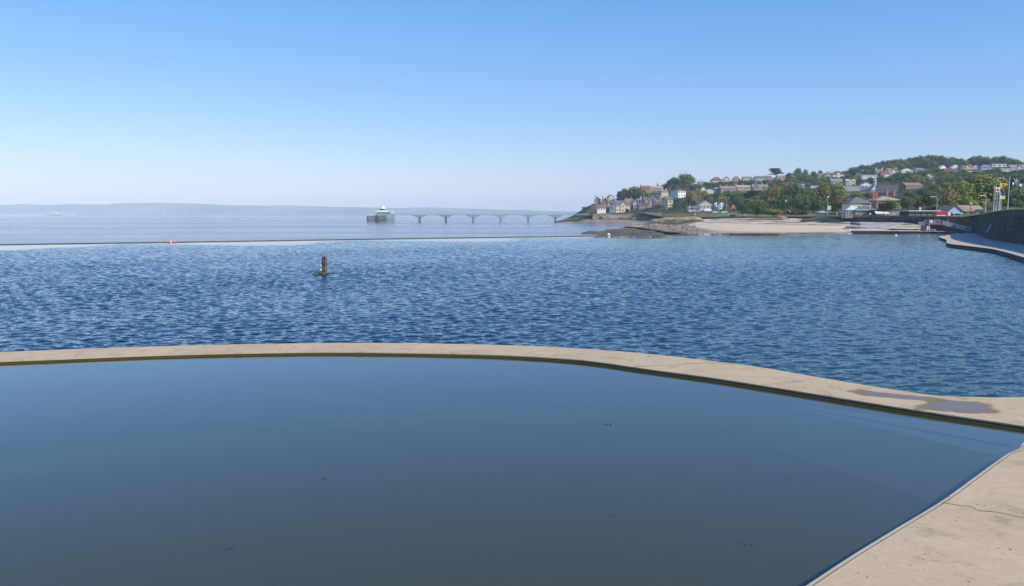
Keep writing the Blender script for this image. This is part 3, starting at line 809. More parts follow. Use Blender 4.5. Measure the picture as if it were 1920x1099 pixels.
def wall_run(name, foot, tops, bots, th, m, label, cope=.25, cat='wall'):
    P = [Vector(p) for p in foot]; Q = offs(P, th)
    mb = MB(); n = len(P)
    vs = [(p.x, p.y, z) for p, z in zip(P, bots)] + [(p.x, p.y, z) for p, z in zip(P, tops)] + [(p.x, p.y, z) for p, z in zip(Q, tops)] + [(p.x, p.y, z) for p, z in zip(Q, bots)]
    fs = []
    for i in range(n - 1):
        for a in range(3): fs.append((a * n + i, a * n + i + 1, (a + 1) * n + i + 1, (a + 1) * n + i))
    fs += [(0, n, 2 * n, 3 * n), (n - 1, 2 * n - 1, 3 * n - 1, 4 * n - 1)]
    mb.add(vs, fs); o = mb.build(name, m); tag(o, label, cat)
    if cope:
        P2, Q2 = offs(P, -.12), offs(P, th + .12); mb = MB()
        vs = [(p.x, p.y, z) for p, z in zip(P2, tops)] + [(p.x, p.y, z + cope) for p, z in zip(P2, tops)] + [(p.x, p.y, z + cope) for p, z in zip(Q2, tops)] + [(p.x, p.y, z) for p, z in zip(Q2, tops)]
        mb.add([(a, b_, c + .003) for a, b_, c in vs], fs); mb.build('coping', m_cope, o)
    return o
ft, tp, bt = [], [], []
for p in range(1340, 1798, 12):
    w = at(p, *column(p)[2]); f_ = at(p, *column(p)[1])
    ft.append((w.x, w.y - .8)); tp.append(w.z + .05); bt.append(f_.z - 2)
ft.append((131.5, 249.4)); tp.append(4.2); bt.append(-1.5)
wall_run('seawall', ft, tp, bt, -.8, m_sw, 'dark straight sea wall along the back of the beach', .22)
rw = [(131.5, 250), (126, 235), (115.5, 213), (106, 194), (98, 178), (89.5, 160), (83, 144), (77, 128), (70, 108), (59.5, 82), (46, 46), (37, 20), (28, -6), (18, -30)]
rt = [4.2, 4.25, 4.4, 4.5, 5.05, 5.4, 5.7, 5.75, 5.7, 5.6, 5.6, 5.6, 5.6]
rs = smooth_line([Vector((a, b_, c)) for (a, b_), c in zip(rw, rt)], 5)
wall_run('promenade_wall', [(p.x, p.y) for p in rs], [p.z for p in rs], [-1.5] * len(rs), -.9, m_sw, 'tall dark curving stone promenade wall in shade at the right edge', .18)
# closing piece between the two walls and land behind

# ---- concrete apron below the sea wall
m_apron = bpy.data.materials.new('apron_concrete'); nt, b = nodes_of(m_apron); L, N = nt.links, nt.nodes
g = N.new('ShaderNodeNewGeometry'); n1 = noise_node(nt, g.outputs['Position'], .5, (1, .25, 1), R(25), 6, .7)
r = N.new('ShaderNodeValToRGB'); e = r.color_ramp.elements; e[0].position = .4; e[1].position = .6; e[0].color = (.22, .21, .19, 1); e[1].color = (.46, .43, .38, 1)
L.new(n1, r.inputs[0]); L.new(r.outputs[0], b.inputs['Base Color']); b.inputs['Roughness'].default_value = .9
mb = MB()
tops_ = [(1606, 416.3, 308), (1640, 416.5, 299), (1680, 417.2, 290), (1705, 417.8, 285), (1716, 419, 281)]
bots_ = [(1586, 424, 272), (1625, 426.5, 268), (1665, 427.3, 266), (1688, 427.5, 264), (1706, 427.8, 262)]
T_ = [at(*t) for t in tops_]; B_ = [at(*t) for t in bots_]
n = len(T_)
mb.add([tuple(v) for v in B_] + [tuple(v) for v in T_] + [(v.x, v.y, -1) for v in B_], [(i, i + 1, n + i + 1, n + i) for i in range(n - 1)] + [(i, i + 1, 2 * n + i + 1, 2 * n + i) for i in range(n - 1)])
o = mb.build('concrete_apron', m_apron); tag(o, 'sloping weathered concrete apron below the dark sea wall', 'apron')
mb = MB()
pk = at(1702, 418.5, 279)
P = [at(1660, 428, 258), at(1700, 429.5, 255), at(1735, 429.5, 252), at(1722, 425, 262), pk, at(1680, 425, 268)]
mb.add([tuple(p) for p in P] + [(P[2].x + 2, P[2].y + 40, -1), (pk.x, pk.y + 14, 0)], [(0, 1, 4, 5), (1, 2, 3, 4), (2, 6, 3), (3, 6, 7, 4)])
o = mb.build('sand_ramp', m_sand); tag(o, 'pale triangle of sand heaped against the right end of the apron', 'sand heap')
# ---- lakeside slab and curved promenade
m_walk = concrete('promenade_concrete', (.36, .31, .25), (.52, .45, .37), .3)
PZ = .5
mb = MB()
fr_ = [ground(x, y, PZ).xy for x, y in ((1601, 432.9), (1650, 433.2), (1700, 433.6), (1750, 434.0), (1790, 434.9), (1812, 435.4))]
bk_ = [ground(x, y, PZ).xy for x, y in ((1594, 430.2), (1650, 427.2), (1700, 427.0), (1750, 427.0), (1790, 427.6), (1830, 429))]
fr_, bk_ = resample(fr_, 24), resample(bk_, 24)
strip(mb, fr_, bk_, PZ); wallstrip(mb, fr_, -1, PZ, 1); wallstrip(mb, bk_, -1, PZ); mb.add([(fr_[0].x, fr_[0].y, -1), (fr_[0].x, fr_[0].y, PZ), (bk_[0].x, bk_[0].y, PZ), (bk_[0].x, bk_[0].y, -1)], [(0, 1, 2, 3)])
o = mb.build('lakeside_slab', [m_walk, m_dw]); tag(o, 'straight pale concrete slab along the far shore of the lake', 'slab')
edge = [(1812, 435.4), (1806, 437.4), (1785, 439.8), (1764, 442.8), (1760.5, 444.2), (1766, 446.4), (1773, 449), (1775.5, 452), (1774, 455), (1783, 457.5), (1800, 459.5), (1830, 463), (1861, 467), (1890, 474), (1920, 482.5), (1990, 500), (2100, 525), (2400, 600)]
ee = smooth_line([ground(x, y, PZ).xy for x, y in edge], 6)
mb = MB()
inner = []
for p in ee:                                   # nearest wall point pushes outwards
    q_ = min(rs, key=lambda w: (w.xy - p).length); inner.append(q_.xy + Vector((.3, 0)))
ee = ee + [Vector((28.5, 24)), Vector((25.5, 19.5))]
poly = [(p.x, p.y, PZ) for p in ee] + [(24, 10, PZ), (22, -12, PZ), (27, -12, PZ), (35, 16, PZ)] + [(p.x + .3, p.y, PZ) for p in reversed(rs) if p.y > 24]
mb.add(poly, [tuple(range(len(poly)))]); wallstrip(mb, ee, -1.2, PZ, 1)
o = mb.build('curved_promenade', [m_walk, m_dw]); tag(o, 'pale concrete lakeside promenade curving below the tall wall', 'promenade')
# ============================================================ HOUSES
RECTS = []                                      # screen rectangles kept clear of nearer trees
def roof_mesh(mb, kind, x0, x1, y0, y1, ze, zr, ov=.35, mi=0):
    a, b_, c, d = x0 - ov, x1 + ov, y0 - ov, y1 + ov
    th = .22; e = ze - .05
    if kind == 'side':
        ym = (y0 + y1) / 2
        for z_, s_ in ((0, 1),):
            mb.add([(a, c, e), (b_, c, e), (b_, ym, zr), (a, ym, zr), (b_, d, e), (a, d, e),
                    (a, c, e - th), (b_, c, e - th), (b_, ym, zr - th), (a, ym, zr - th), (b_, d, e - th), (a, d, e - th)],
                   [(0, 1, 2, 3), (3, 2, 4, 5), (7, 6, 9, 8), (8, 9, 11, 10), (0, 6, 7, 1), (5, 4, 10, 11), (0, 3, 9, 6), (3, 5, 11, 9), (1, 7, 8, 2), (2, 8, 10, 4)], mi)
    elif kind == 'front':
        xm = (x0 + x1) / 2
        mb.add([(a, c, e), (a, d, e), (xm, d, zr), (xm, c, zr), (b_, d, e), (b_, c, e),
                (a, c, e - th), (a, d, e - th), (xm, d, zr - th), (xm, c, zr - th), (b_, d, e - th), (b_, c, e - th)],
               [(0, 3, 2, 1), (3, 5, 4, 2), (6, 7, 8, 9), (9, 8, 10, 11), (0, 1, 7, 6), (5, 11, 10, 4), (0, 6, 9, 3), (3, 9, 11, 5), (1, 2, 8, 7), (2, 4, 10, 8)], mi)
    elif kind == 'hip':
        h = min(x1 - x0, y1 - y0) / 2 * .95
        if x1 - x0 >= y1 - y0: r0, r1 = (x0 + h, (y0 + y1) / 2), (x1 - h, (y0 + y1) / 2)
        else: r0, r1 = ((x0 + x1) / 2, y0 + h), ((x0 + x1) / 2, y1 - h)
        vs = [(a, c, e), (b_, c, e), (b_, d, e), (a, d, e), (r0[0], r0[1], zr), (r1[0], r1[1], zr), (a, c, e - th), (b_, c, e - th), (b_, d, e - th), (a, d, e - th)]
        if x1 - x0 >= y1 - y0: fs = [(0, 1, 5, 4), (1, 2, 5), (2, 3, 4, 5), (3, 0, 4)]
        else: fs = [(0, 1, 4), (1, 2, 5, 4), (2, 3, 5), (3, 0, 4, 5)]
        fs += [(0, 6, 7, 1), (1, 7, 8, 2), (2, 8, 9, 3), (3, 9, 6, 0), (9, 8, 7, 6)]
        mb.add(vs, fs, mi)
    else:
        mb.box(a, b_, c, d, ze, ze + .28, mi)
def window_mesh(kind='front', w=1.1, h=1.4):
    mb = MB()
    t = .09
    mb.box(-w / 2, w / 2, -.03, .0, t, h - t, 0)
    for x0, x1, z0, z1 in ((-w / 2 - t, w / 2 + t, 0, t), (-w / 2 - t, w / 2 + t, h - t, h), (-w / 2 - t, -w / 2, t, h - t), (w / 2, w / 2 + t, t, h - t), (-.04, .04, t, h - t)):
        mb.box(x0, x1, -.075, 0, z0, z1, 1)
    return mb.mesh('window', [M_GLASS, M_FRAME])
WIN = {}
def win(w, h):
    k = (round(w, 1), round(h, 1))
    if k not in WIN: WIN[k] = window_mesh('f', *k)
    return WIN[k]
def house(px0, px1, pb, pe, pr, kind, wc, rc, label, name='house', cat='house', Y=None, depth=None, yaw=0, rows=2, cols=3, chim=(), side=1, gab=0, winsz=None, group=None, rect=True, z0=None, base=4):
    """px0..px1 wall span, pb base, pe eaves, pr ridge (photo pixels)"""
    Yd = Y or land_Y((px0 + px1) / 2, pb)
    k = mpp(Yd)
    W = (px1 - px0) * k / max(.5, math.cos(R(yaw))); He = (pb - pe) * k; Hr = (pb - pr) * k
    if yaw: W = max(3.5, W - abs(math.sin(R(yaw))) * (depth or W * .6) * .55)
    D = depth or min(12, max(6, W * .7))
    P = at((px0 + px1) / 2, pb, Yd)
    if z0 is not None: P.z = z0
    t = empty(name, P, R(yaw), label, cat, group)
    if rect: RECTS.append((px0 - 1, px1 + 1, min(pe, pr), pb - (pb - pe) * .62, Yd))
    x0, x1 = -W / 2, W / 2
    mb = MB(); mb.box(x0, x1, 0, D, -base, He)
    if kind == 'side': mb.add([(x0, 0, He), (x0, D, He), (x0, D / 2, Hr - .2), (x1, 0, He), (x1, D, He), (x1, D / 2, Hr - .2)], [(0, 2, 1), (3, 4, 5)])
    if kind == 'front': mb.add([(x0, 0, He), (x1, 0, He), (0, 0, Hr - .2), (x0, D, He), (x1, D, He), (0, D, Hr - .2)], [(0, 1, 2), (3, 5, 4)])
    mb.build('wall', wallm(wc), t)
    mb = MB(); roof_mesh(mb, kind, x0, x1, 0, D, He, Hr if kind != 'flat' else He, .35 if He > 2 else .2); rf = mb.build('roof', roofm(rc), t)
    for g_ in range(gab):                        # front cross gables
        gx = lerp(x0, x1, (g_ + .5) / gab); gw = min(W / gab * .62, 4.5) / 2; gh = min(gw * 1.2, (Hr - He) * .95)
        mb = MB()
        mb.add([(gx - gw, -.45, He - .1), (gx + gw, -.45, He - .1), (gx, -.45, He + gh), (gx - gw, D / 2, He - .1), (gx + gw, D / 2, He - .1), (gx, D / 2, He + gh)], [(0, 1, 2), (0, 2, 5, 3), (1, 4, 5, 2)])
        mb.box(gx - gw, gx + gw, -.44, 0, -base, He - .1)
        mb.build('gable', wallm(wc), t)
        mb = MB(); ov = .3
        mb.add([(gx - gw - ov, -.8, He - .1 - ov), (gx, -.8, He + gh + .15), (gx, D / 2, He + gh + .15), (gx - gw - ov, D / 2, He - .1 - ov)], [(0, 1, 2, 3)])
        mb.add([(gx + gw + ov, -.8, He - .1 - ov), (gx, -.8, He + gh + .15), (gx, D / 2, He + gh + .15), (gx + gw + ov, D / 2, He - .1 - ov)], [(0, 3, 2, 1)])
        mb.build('gable_roof', roofm(rc), t)
    for c in chim:                               # fraction along x
        cx = lerp(x0, x1, c); zt = (Hr if kind != 'flat' else He) + 1.3; mb = MB()
        mb.box(cx - .45, cx + .45, D / 2 - .4, D / 2 + .4, He, zt); mb.box(cx - .55, cx + .55, D / 2 - .5, D / 2 + .5, zt, zt + .15)
        ch = mb.build('chimney', wallm('pinkstone' if wc not in ('white', 'cream') else wc), rf)
        mb = MB(); mb.lathe([(.13, zt + .15), (.11, zt + .6)], 8, cx - .2, D / 2); mb.lathe([(.13, zt + .15), (.11, zt + .6)], 8, cx + .2, D / 2); mb.build('chimney_pots', M_POT, ch)
    if rows and cols:
        ww, wh = winsz or (min(1.3, W / cols * .45), min(1.5, He / rows * .52))
        me = win(ww, wh)
        for r_ in range(rows):
            z = He * (r_ + .5) / rows - wh / 2 + .1
            for c in range(cols):
                o = link('window', me, t, (lerp(x0, x1, (c + .5) / cols), -.46 if gab and any(abs(lerp(x0, x1, (c + .5) / cols) - lerp(x0, x1, (g_ + .5) / gab)) < min(W / gab * .62, 4.5) / 2 for g_ in range(gab)) else -.004, z))
            if side and D > 5:
                for c in range(2):
                    for sx_ in ((x1 + .004, R(90)),) if side == 1 else ((x0 - .004, R(-90)),):
                        o = link('window', me, t, (sx_[0], D * (c + .5) / 2, z)); o.rotation_euler = (0, 0, sx_[1])
    return t

H = house
# headland cluster (left)
H(1114, 1126, 386, 375, 369.5, 'front', 'pinkstone', 'slate', 'pinkish gabled house nearest the sea at the left tip of the headland', chim=(.2,), cols=2, rows=2, yaw=-12)
H(1127, 1141, 388, 379, 371, 'front', 'stone', 'brown', 'stone house with brown roof right of the leftmost pinkish house', cols=2, yaw=-15, chim=(.1,))
H(1141, 1151, 376, 370, 365, 'front', 'cream', 'brown', 'small cream gabled house peeping above the mint green house', cols=2, yaw=10)
H(1120, 1136, 395, 389, 384, 'side', 'white', 'red', 'low white cottage with orange red roof above the pier entrance', cols=3, rows=1, Y=764)
H(1141, 1152, 398, 381, 378, 'hip', 'slateblue', 'slate', 'narrow shaded blue grey house above the shore end of the pier', cols=2, rows=3, Y=766, yaw=-20, depth=8)
H(1145, 1153, 389, 375.5, 373.5, 'hip', 'mint', 'slate', 'mint green house between the stone house and the long cream house', cols=2, rows=3, Y=785)
H(1154, 1182, 398, 383.5, 376, 'side', 'cream', 'slate', 'long cream house with slate roof and pointed central gable', cols=5, rows=2, gab=1, chim=(.05, .95), Y=768, depth=9, yaw=4)
H(1172, 1187, 380, 376, 373, 'side', 'brown', 'brown', 'brown roofed house directly behind the long cream house', cols=3, rows=1, chim=(.2, .8))
H(1186, 1207, 395, 376.5, 371.5, 'hip', 'white', 'brown', 'tall bright white house with three floors of small windows', cols=4, rows=3, Y=772, depth=12, yaw=-14, chim=(.7,))
H(1198, 1212, 398, 385, 384, 'flat', 'brown', 'grey', 'brown stone block in front of the tall bright white house', cols=2, rows=1, Y=756, yaw=8)
H(1213, 1218, 397, 381, 379, 'flat', 'stone', 'grey', 'narrow stone tower beside the brown stone block', cols=1, rows=2, Y=757, rect=True, depth=5)
H(1208, 1225, 388, 376, 370.5, 'side', 'pinkstone', 'slate', 'pinkish terrace house with slate roof right of the tall white house', cols=4, rows=3, gab=2, chim=(0.02, .98), yaw=5)
H(1226, 1241, 389, 377, 371, 'side', 'brick', 'slate', 'red banded brick house covered in scaffold rails', cols=4, rows=3, gab=1, chim=(.98,), yaw=8)
H(1242, 1249, 387, 376, 370, 'front', 'slateblue', 'darkslate', 'dark slate gabled house left of the yellow twin gables', cols=1, rows=2, yaw=-30, depth=9)
H(1249, 1264, 388, 375.5, 369, 'side', 'yellow', 'slate', 'pale yellow house with twin steep gables', cols=4, rows=2, gab=2, yaw=18, depth=8)
H(1157, 1166, 368, 359.5, 357, 'flat', 'dark', 'tan', 'dark boxy building on the skyline left of the headland wood', cols=2, rows=2, yaw=-25)
H(1202, 1219, 361, 352, 348, 'side', 'brick', 'red', 'long red brick building with orange roof on the headland skyline', cols=5, rows=1, chim=(.02,), depth=10)
H(1219, 1243, 363, 353, 349, 'side', 'pinkstone', 'tan', 'pink stone hall right of the long red brick building on the skyline', cols=6, rows=1, depth=10)
H(1224, 1238, 371, 362.5, 358, 'side', 'dark', 'darkslate', 'dark grey roofed house left of the tall cream villa', cols=3, rows=1)
H(1239, 1254, 371, 359, 356.5, 'hip', 'cream', 'grey', 'tall cream villa with flat front below the skyline hall', cols=4, rows=2, chim=(.3, .8), yaw=10)
H(1268, 1289, 370, 358, 354.5, 'hip', 'white', 'slate', 'white villa with blue grey shaded side beside the domed wood', cols=3, rows=2, yaw=28, depth=11)
# skyline villas
H(1310, 1326, 346, 341, 337.5, 'hip', 'pale', 'lead', 'low lead roofed house at the left end of the skyline villas', cols=4, rows=1)
H(1334, 1355, 345, 338.5, 332, 'hip', 'white', 'maroon', 'white villa under a broad maroon hipped roof on the skyline', cols=4, rows=1, chim=(.3,))
H(1357, 1368, 342, 336, 331, 'front', 'cream', 'brown', 'small cream gabled villa right of the maroon hipped roof', cols=2, rows=1)
H(1375, 1388, 341, 336, 330, 'hip', 'pale', 'brown', 'brown hipped villa half hidden by skyline trees', cols=3, rows=1)
H(1394, 1410, 341, 335, 330.5, 'side', 'white', 'grey', 'white villa with grey roof left of the long white terrace', cols=3, rows=1, chim=(.7,))
H(1417, 1436, 341, 334.5, 330, 'side', 'white', 'slate', 'long white skyline terrace with slate roof', cols=5, rows=1, chim=(.02,))
H(1436, 1451, 340, 335, 330, 'hip', 'white', 'red', 'white villa with a red roof left of the layered pine', cols=3, rows=1)
H(1458, 1472, 339, 334, 329, 'side', 'white', 'brown', 'white house with brown roof under the layered pine', cols=3, rows=1)
# middle terraces
H(1314, 1324, 362, 355, 349.5, 'front', 'yellow', 'tan', 'small yellowish gable left of the middle terraces', cols=2, rows=1, yaw=10)
H(1323, 1341, 363, 357.5, 354.5, 'front', 'white', 'pale', 'wide low white gabled bungalow below the skyline villas', cols=3, rows=1)
H(1341, 1352, 362, 355, 351.5, 'side', 'stone', 'grey', 'small stone terrace house right of the wide white bungalow', cols=3, rows=1)
H(1352, 1380, 362, 353.5, 349, 'side', 'pinkstone', 'grey', 'long stone terrace with several chimneys halfway up the hill', cols=8, rows=2, chim=(.02, .35, .5, .75, .98))
H(1382, 1409, 360, 351.5, 347, 'side', 'pinkstone', 'tan', 'pinkish terrace with a tan roof in the middle of the hillside', cols=7, rows=2, chim=(.01, .5), yaw=6)
H(1411, 1424, 360, 351, 345.5, 'side', 'greystone', 'grey', 'grey terrace house with a white bay right of the pinkish terrace', cols=3, rows=2, gab=1, chim=(.5,))
H(1424, 1440, 357, 350, 346, 'side', 'pale', 'grey', 'pale terrace house at the right end of the middle terraces', cols=4, rows=1, chim=(.4, .98))
# lower seafront houses
H(1311, 1337, 393, 383, 375.5, 'front', 'pale', 'brown', 'large open gabled brown roofed house with white bargeboards on the seafront', cols=4, rows=1, depth=14)
H(1339, 1348, 391, 382.5, 377, 'front', 'white', 'slate', 'left of the twin white gabled seafront houses', cols=2, rows=2)
H(1349, 1359, 391, 382.5, 377, 'front', 'white', 'slate', 'right of the twin white gabled seafront houses', cols=2, rows=2)
H(1299, 1312, 396, 390.5, 386.5, 'side', 'greystone', 'slate', 'low grey building left of the white marquee', cols=3, rows=1)
H(1291, 1299, 395, 389, 386.5, 'hip', 'cream', 'pale', 'small cream lodge at the left end of the seafront houses', cols=2, rows=1)
# white villas higher on the right
H(1534, 1547, 334, 328.5, 324.5, 'hip', 'white', 'slate', 'white villa with slate roof left of the cream villa on the skyline', cols=3, rows=1)
H(1547, 1561, 334, 327, 322, 'hip', 'cream', 'brown', 'cream skyline villa with brown hipped roof', cols=3, rows=2, chim=(.95,))
H(1562, 1582, 334, 326.5, 320.5, 'hip', 'white', 'maroon', 'large white skyline villa with reddish roof and bay windows', cols=4, rows=2, gab=1, chim=(.1,))
H(1604, 1615, 335, 323.5, 321, 'flat', 'glassy', 'slate', 'dark glassy block left of the white modern villas', cols=3, rows=3, yaw=-15)
H(1615, 1628, 330, 319.5, 317, 'flat', 'white', 'white', 'white flat roofed modern villa highest of its row', cols=3, rows=2, yaw=10)
H(1616, 1641, 337, 328.5, 326, 'flat', 'white', 'white', 'long white terraced villa below the white flat roofed modern one', cols=6, rows=2)
H(1636, 1648, 335, 328.5, 325.5, 'flat', 'white', 'grey', 'stepped white modern house left of the maroon roofed one', cols=3, rows=1, yaw=12)
H(1644, 1656, 329, 321.5, 317, 'hip', 'white', 'brown', 'white house with two tall chimneys above the maroon roofed one', cols=3, rows=1, chim=(.05, .95))
H(1650, 1671, 334, 325.5, 320, 'hip', 'white', 'maroon', 'big white house with maroon hipped roof on the hill', cols=4, rows=2, yaw=8)
H(1665, 1686, 328, 321, 315.5, 'side', 'cream', 'brown', 'cream house with long brown roof just right of the maroon one', cols=4, rows=1, gab=1, chim=(.95,), yaw=10)
H(1690, 1711, 324, 319, 315, 'front', 'white', 'slate', 'low white house with wide gable under the hilltop wood', cols=4, rows=1)
H(1716, 1736, 322, 318, 315, 'hip', 'pale', 'grey', 'grey roofed bungalow half sunk in trees under the hilltop wood', cols=4, rows=1)
H(1740, 1757, 336, 331.5, 327, 'side', 'tan' if 'tan' in WALLC else 'pale', 'tan', 'tan roofed house alone among dark trees', cols=3, rows=1, yaw=20)
H(1762, 1776, 321, 315, 310, 'front', 'white', 'white', 'left of the two white gabled cottages on the right hilltop', cols=2, rows=1, yaw=15)
H(1771, 1795, 325, 319, 315.5, 'side', 'brick', 'maroon', 'long dark red house below the two white gabled cottages', cols=5, rows=1)
H(1785, 1801, 319, 314, 308.5, 'front', 'white', 'white', 'right of the two white gabled cottages on the right hilltop', cols=2, rows=1)
H(1807, 1835, 318, 313, 309, 'side', 'cream', 'brown', 'long cream bungalow with brown roof on the right hilltop', cols=6, rows=1, gab=2)
H(1840, 1860, 318, 313.5, 308.5, 'hip', 'blue', 'purple', 'pale blue bungalow under a purplish hipped roof', cols=4, rows=1)
H(1861, 1887, 313.5, 307.8, 307, 'flat', 'white', 'white', 'white flat roofed modern house with wide dark windows on the hilltop', cols=3, rows=1, winsz=(3.2, 1.6))
H(1879, 1894, 322, 318, 316, 'side', 'white', 'pale', 'low white house below the flat roofed modern hilltop house', cols=3, rows=1)
H(1896, 1926, 321, 314.5, 308.5, 'side', 'pale', 'grey', 'grey roofed house cut by the right edge of the photo', cols=5, rows=1, gab=1)
H(1894, 1902, 307.5, 303, 301.5, 'flat', 'white', 'white', 'tiny white block among the topmost trees at right', cols=2, rows=1)
H(1815, 1841, 323.5, 320.5, 319.5, 'flat', 'white', 'grey', 'row of low white garden walls and sheds under the cream bungalow', cols=5, rows=1)
H(1868, 1888, 341, 337.5, 333.5, 'side', 'brick', 'maroon', 'red roofed cottage with cream chimney behind the flags', cols=3, rows=1, chim=(.85,))
H(1904, 1924, 347, 343, 337.5, 'side', 'pale', 'grey', 'grey tiled house right of the navy flag', cols=3, rows=1, chim=(.3,))
# middle right cluster
H(1559, 1580, 346, 340, 335, 'side', 'pale', 'grey', 'grey roofed house with tall left chimney above the olive trees', cols=4, rows=1, chim=(0.02,))
H(1587, 1604, 347, 340, 336, 'side', 'cream', 'pale', 'cream gabled house in trees right of the tall chimney house', cols=3, rows=2, gab=1)
H(1500, 1508, 352, 345.5, 345, 'flat', 'white', 'white', 'small plain white cube standing among the dark trees', cols=1, rows=1)
H(1520, 1534, 358, 353, 348, 'side', 'pale', 'pale', 'pale sloping roof poking out of the dark wood', cols=3, rows=1, yaw=-25)
H(1584, 1613, 366, 359, 349, 'side', 'greystone', 'grey', 'broad pale grey roof of a hall behind the olive trees', cols=4, rows=1, depth=14, name='hall', cat='hall', yaw=-8)
H(1609, 1628, 362, 357, 349.5, 'side', 'white', 'slate', 'dark slate roof with white gable end beside the broad grey hall', cols=3, rows=1, depth=12, yaw=-20)
H(1614, 1635, 352, 346, 341.5, 'front', 'white', 'slate', 'bright white wide gabled house left of the cupola', cols=3, rows=1)
H(1640, 1684, 368, 361, 346, 'side', 'greystone', 'darkslate', 'long dark slate roof right of the cupola', cols=5, rows=1, depth=18, name='hall', cat='hall', yaw=-24)
H(1697, 1732, 354, 348, 342, 'side', 'brown', 'brown', 'long brown roofed row above the dark green trees', cols=7, rows=1, yaw=8)
H(1733, 1753, 351, 343.5, 338.5, 'side', 'stone', 'tan', 'stone house with chimneys right of the long brown row', cols=4, rows=1, chim=(.1, .6), yaw=12)

# cupola building
t = H(1634, 1658, 366, 356.5, 345, 'hip', 'pale', 'lead', 'pyramid roofed hall topped by a pale green cupola and weathervane', name='cupola_hall', cat='hall', cols=4, rows=1, depth=13)
Yc = t.location.y; kc = mpp(Yc); mb = MB(); zc = (366 - 345) * kc
mb.lathe([(1.5, zc - 1.2), (1.5, zc + .4), (1.2, zc + .5), (1.2, zc + 2.3), (1.6, zc + 2.5), (1.0, zc + 3.4), (.35, zc + 4.2), (.05, zc + 5)], 8, 0, 6.5)
cu = mb.build('cupola', mat('verdigris', (.38, .5, .42), .6), t)
mb = MB(); mb.tube([(0, 6.5, zc + 4.9), (0, 6.5, zc + 9)], .09, 6); mb.box(-.9, .9, 6.47, 6.53, zc + 7.6, zc + 7.9); mb.build('weathervane', mat('dark_iron', (.03, .03, .035), .5), cu)
# thin spire on the brick hall
Ys = land_Y(1233, 362); p = at(1233, 350, Ys)
t = empty('spire', p, 0, 'thin dark spire rising from the pink stone hall', 'spire'); mb = MB()
mb.lathe([(.8, -1), (.8, 1.2), (.9, 1.3), (.08, 4.6)], 8); mb.build('steeple', roofm('slate'), t)
mb = MB(); mb.tube([(0, 0, 4.5), (0, 0, 5.6)], .05, 6); mb.build('finial', mat('dark_iron', (.03, .03, .035), .5), t)

# scaffold on the banded brick house
Yh = land_Y(1233.5, 389) - 1.6; k = mpp(Yh)
t = empty('scaffold', at(1233.5, 389, Yh), R(8), 'pale scaffold lifts across the front of the red banded house', 'scaffold')
m_pole = mat('scaffold_tube', (.5, .48, .46), .5, metal=.3)
for i in range(5):
    mb = MB(); mb.tube([(-3.4 + 1.7 * i, 0, -3), (-3.4 + 1.7 * i, 0, 6.4)], .07, 6); mb.build('upright', m_pole, t)
for z in (1.2, 3.0, 4.8):
    mb = MB(); mb.box(-3.6, 3.6, -.1, .7, z, z + .14); mb.build('platform', mat('scaffold_board', (.5, .38, .3), .8), t)

# ---- terrace wall on the headland and dark shaded seawall beside it
m_terr = mat('terrace_stone', (.22, .17, .12), .9, 0, .25, space='World', col2=(.40, .31, .21), bump=.25, bscale=1.2)
def line_wall(pts, label, m, th=.7, drop=3, name='stone_wall', cope=0):
    ft = [at(x, pb, Y) for x, pt, pb, Y in pts]; tp = [at(x, pt, Y) for x, pt, pb, Y in pts]
    return wall_run(name, [(p.x, p.y) for p in ft], [p.z for p in tp], [p.z - drop for p in ft], -th, m, label, cope, 'wall')
line_wall([(1111, 401, 411, 764), (1146, 399.5, 411, 762), (1185, 399, 411.5, 757), (1226, 397.5, 412, 748)], 'tan stone terrace wall under the headland houses', m_terr, cope=.15)
line_wall([(1226, 397.5, 413, 747), (1238, 398.5, 411, 705), (1256, 400, 407, 640)], 'dark shaded return wall below the seafront road', mat('dark_wall', (.05, .05, .05), .9, .3, .4), cope=.15)
line_wall([(1268, 396.5, 400, 640), (1300, 397.5, 402, 610), (1316, 399, 404, 590)], 'low dark wall below the domed wood at the road bend', mat('dark_wall', (.05, .05, .05), .9, .3, .4))

# ============================================================ PIER
m_pg = mat('pier_green_paint', (.26, .44, .33), .5, .15, 2)
m_pt = mat('pier_teal_paint', (.10, .33, .30), .5, .15, 2)
m_pi = mat('pier_iron', (.10, .12, .13), .6, .2, 2)
m_plank = mat('pier_plank', (.30, .27, .22), .9, .2, 1)
PY = 771.0; kP = mpp(PY)
x_of = lambda px: (px - 960) / F_PX * PY
dz = at(960, 402.2, PY).z
xs0 = x_of(736)
t = empty('pier', (xs0, PY, SEA_Z), 0, 'long slender green iron pier on arched trestles reaching out from the headland', 'pier')
bzp = dz - SEA_Z
X1 = x_of(1100) - xs0
mb = MB(); mb.box(0, X1, -2.6, 2.6, bzp - .28, bzp); mb.build('deck', m_plank, t)
for sy in (-1, 1):
    mb = MB(); mb.box(0, X1, sy * 2.62 - .09, sy * 2.62 + .09, bzp - .5, bzp + .02); mb.build('edge_girder', m_pg, t)
    mb = MB(); y = sy * 2.55
    mb.tube([(0, y, bzp + 1.1), (X1, y, bzp + 1.1)], .05, 6); mb.tube([(0, y, bzp + .55), (X1, y, bzp + .55)], .03, 6)
    n = int(X1 / 1.5)
    for i in range(n + 1): mb.box(X1 * i / n - .04, X1 * i / n + .04, y - .04, y + .04, bzp, bzp + 1.12)
    mb.build('railing', m_pg, t)
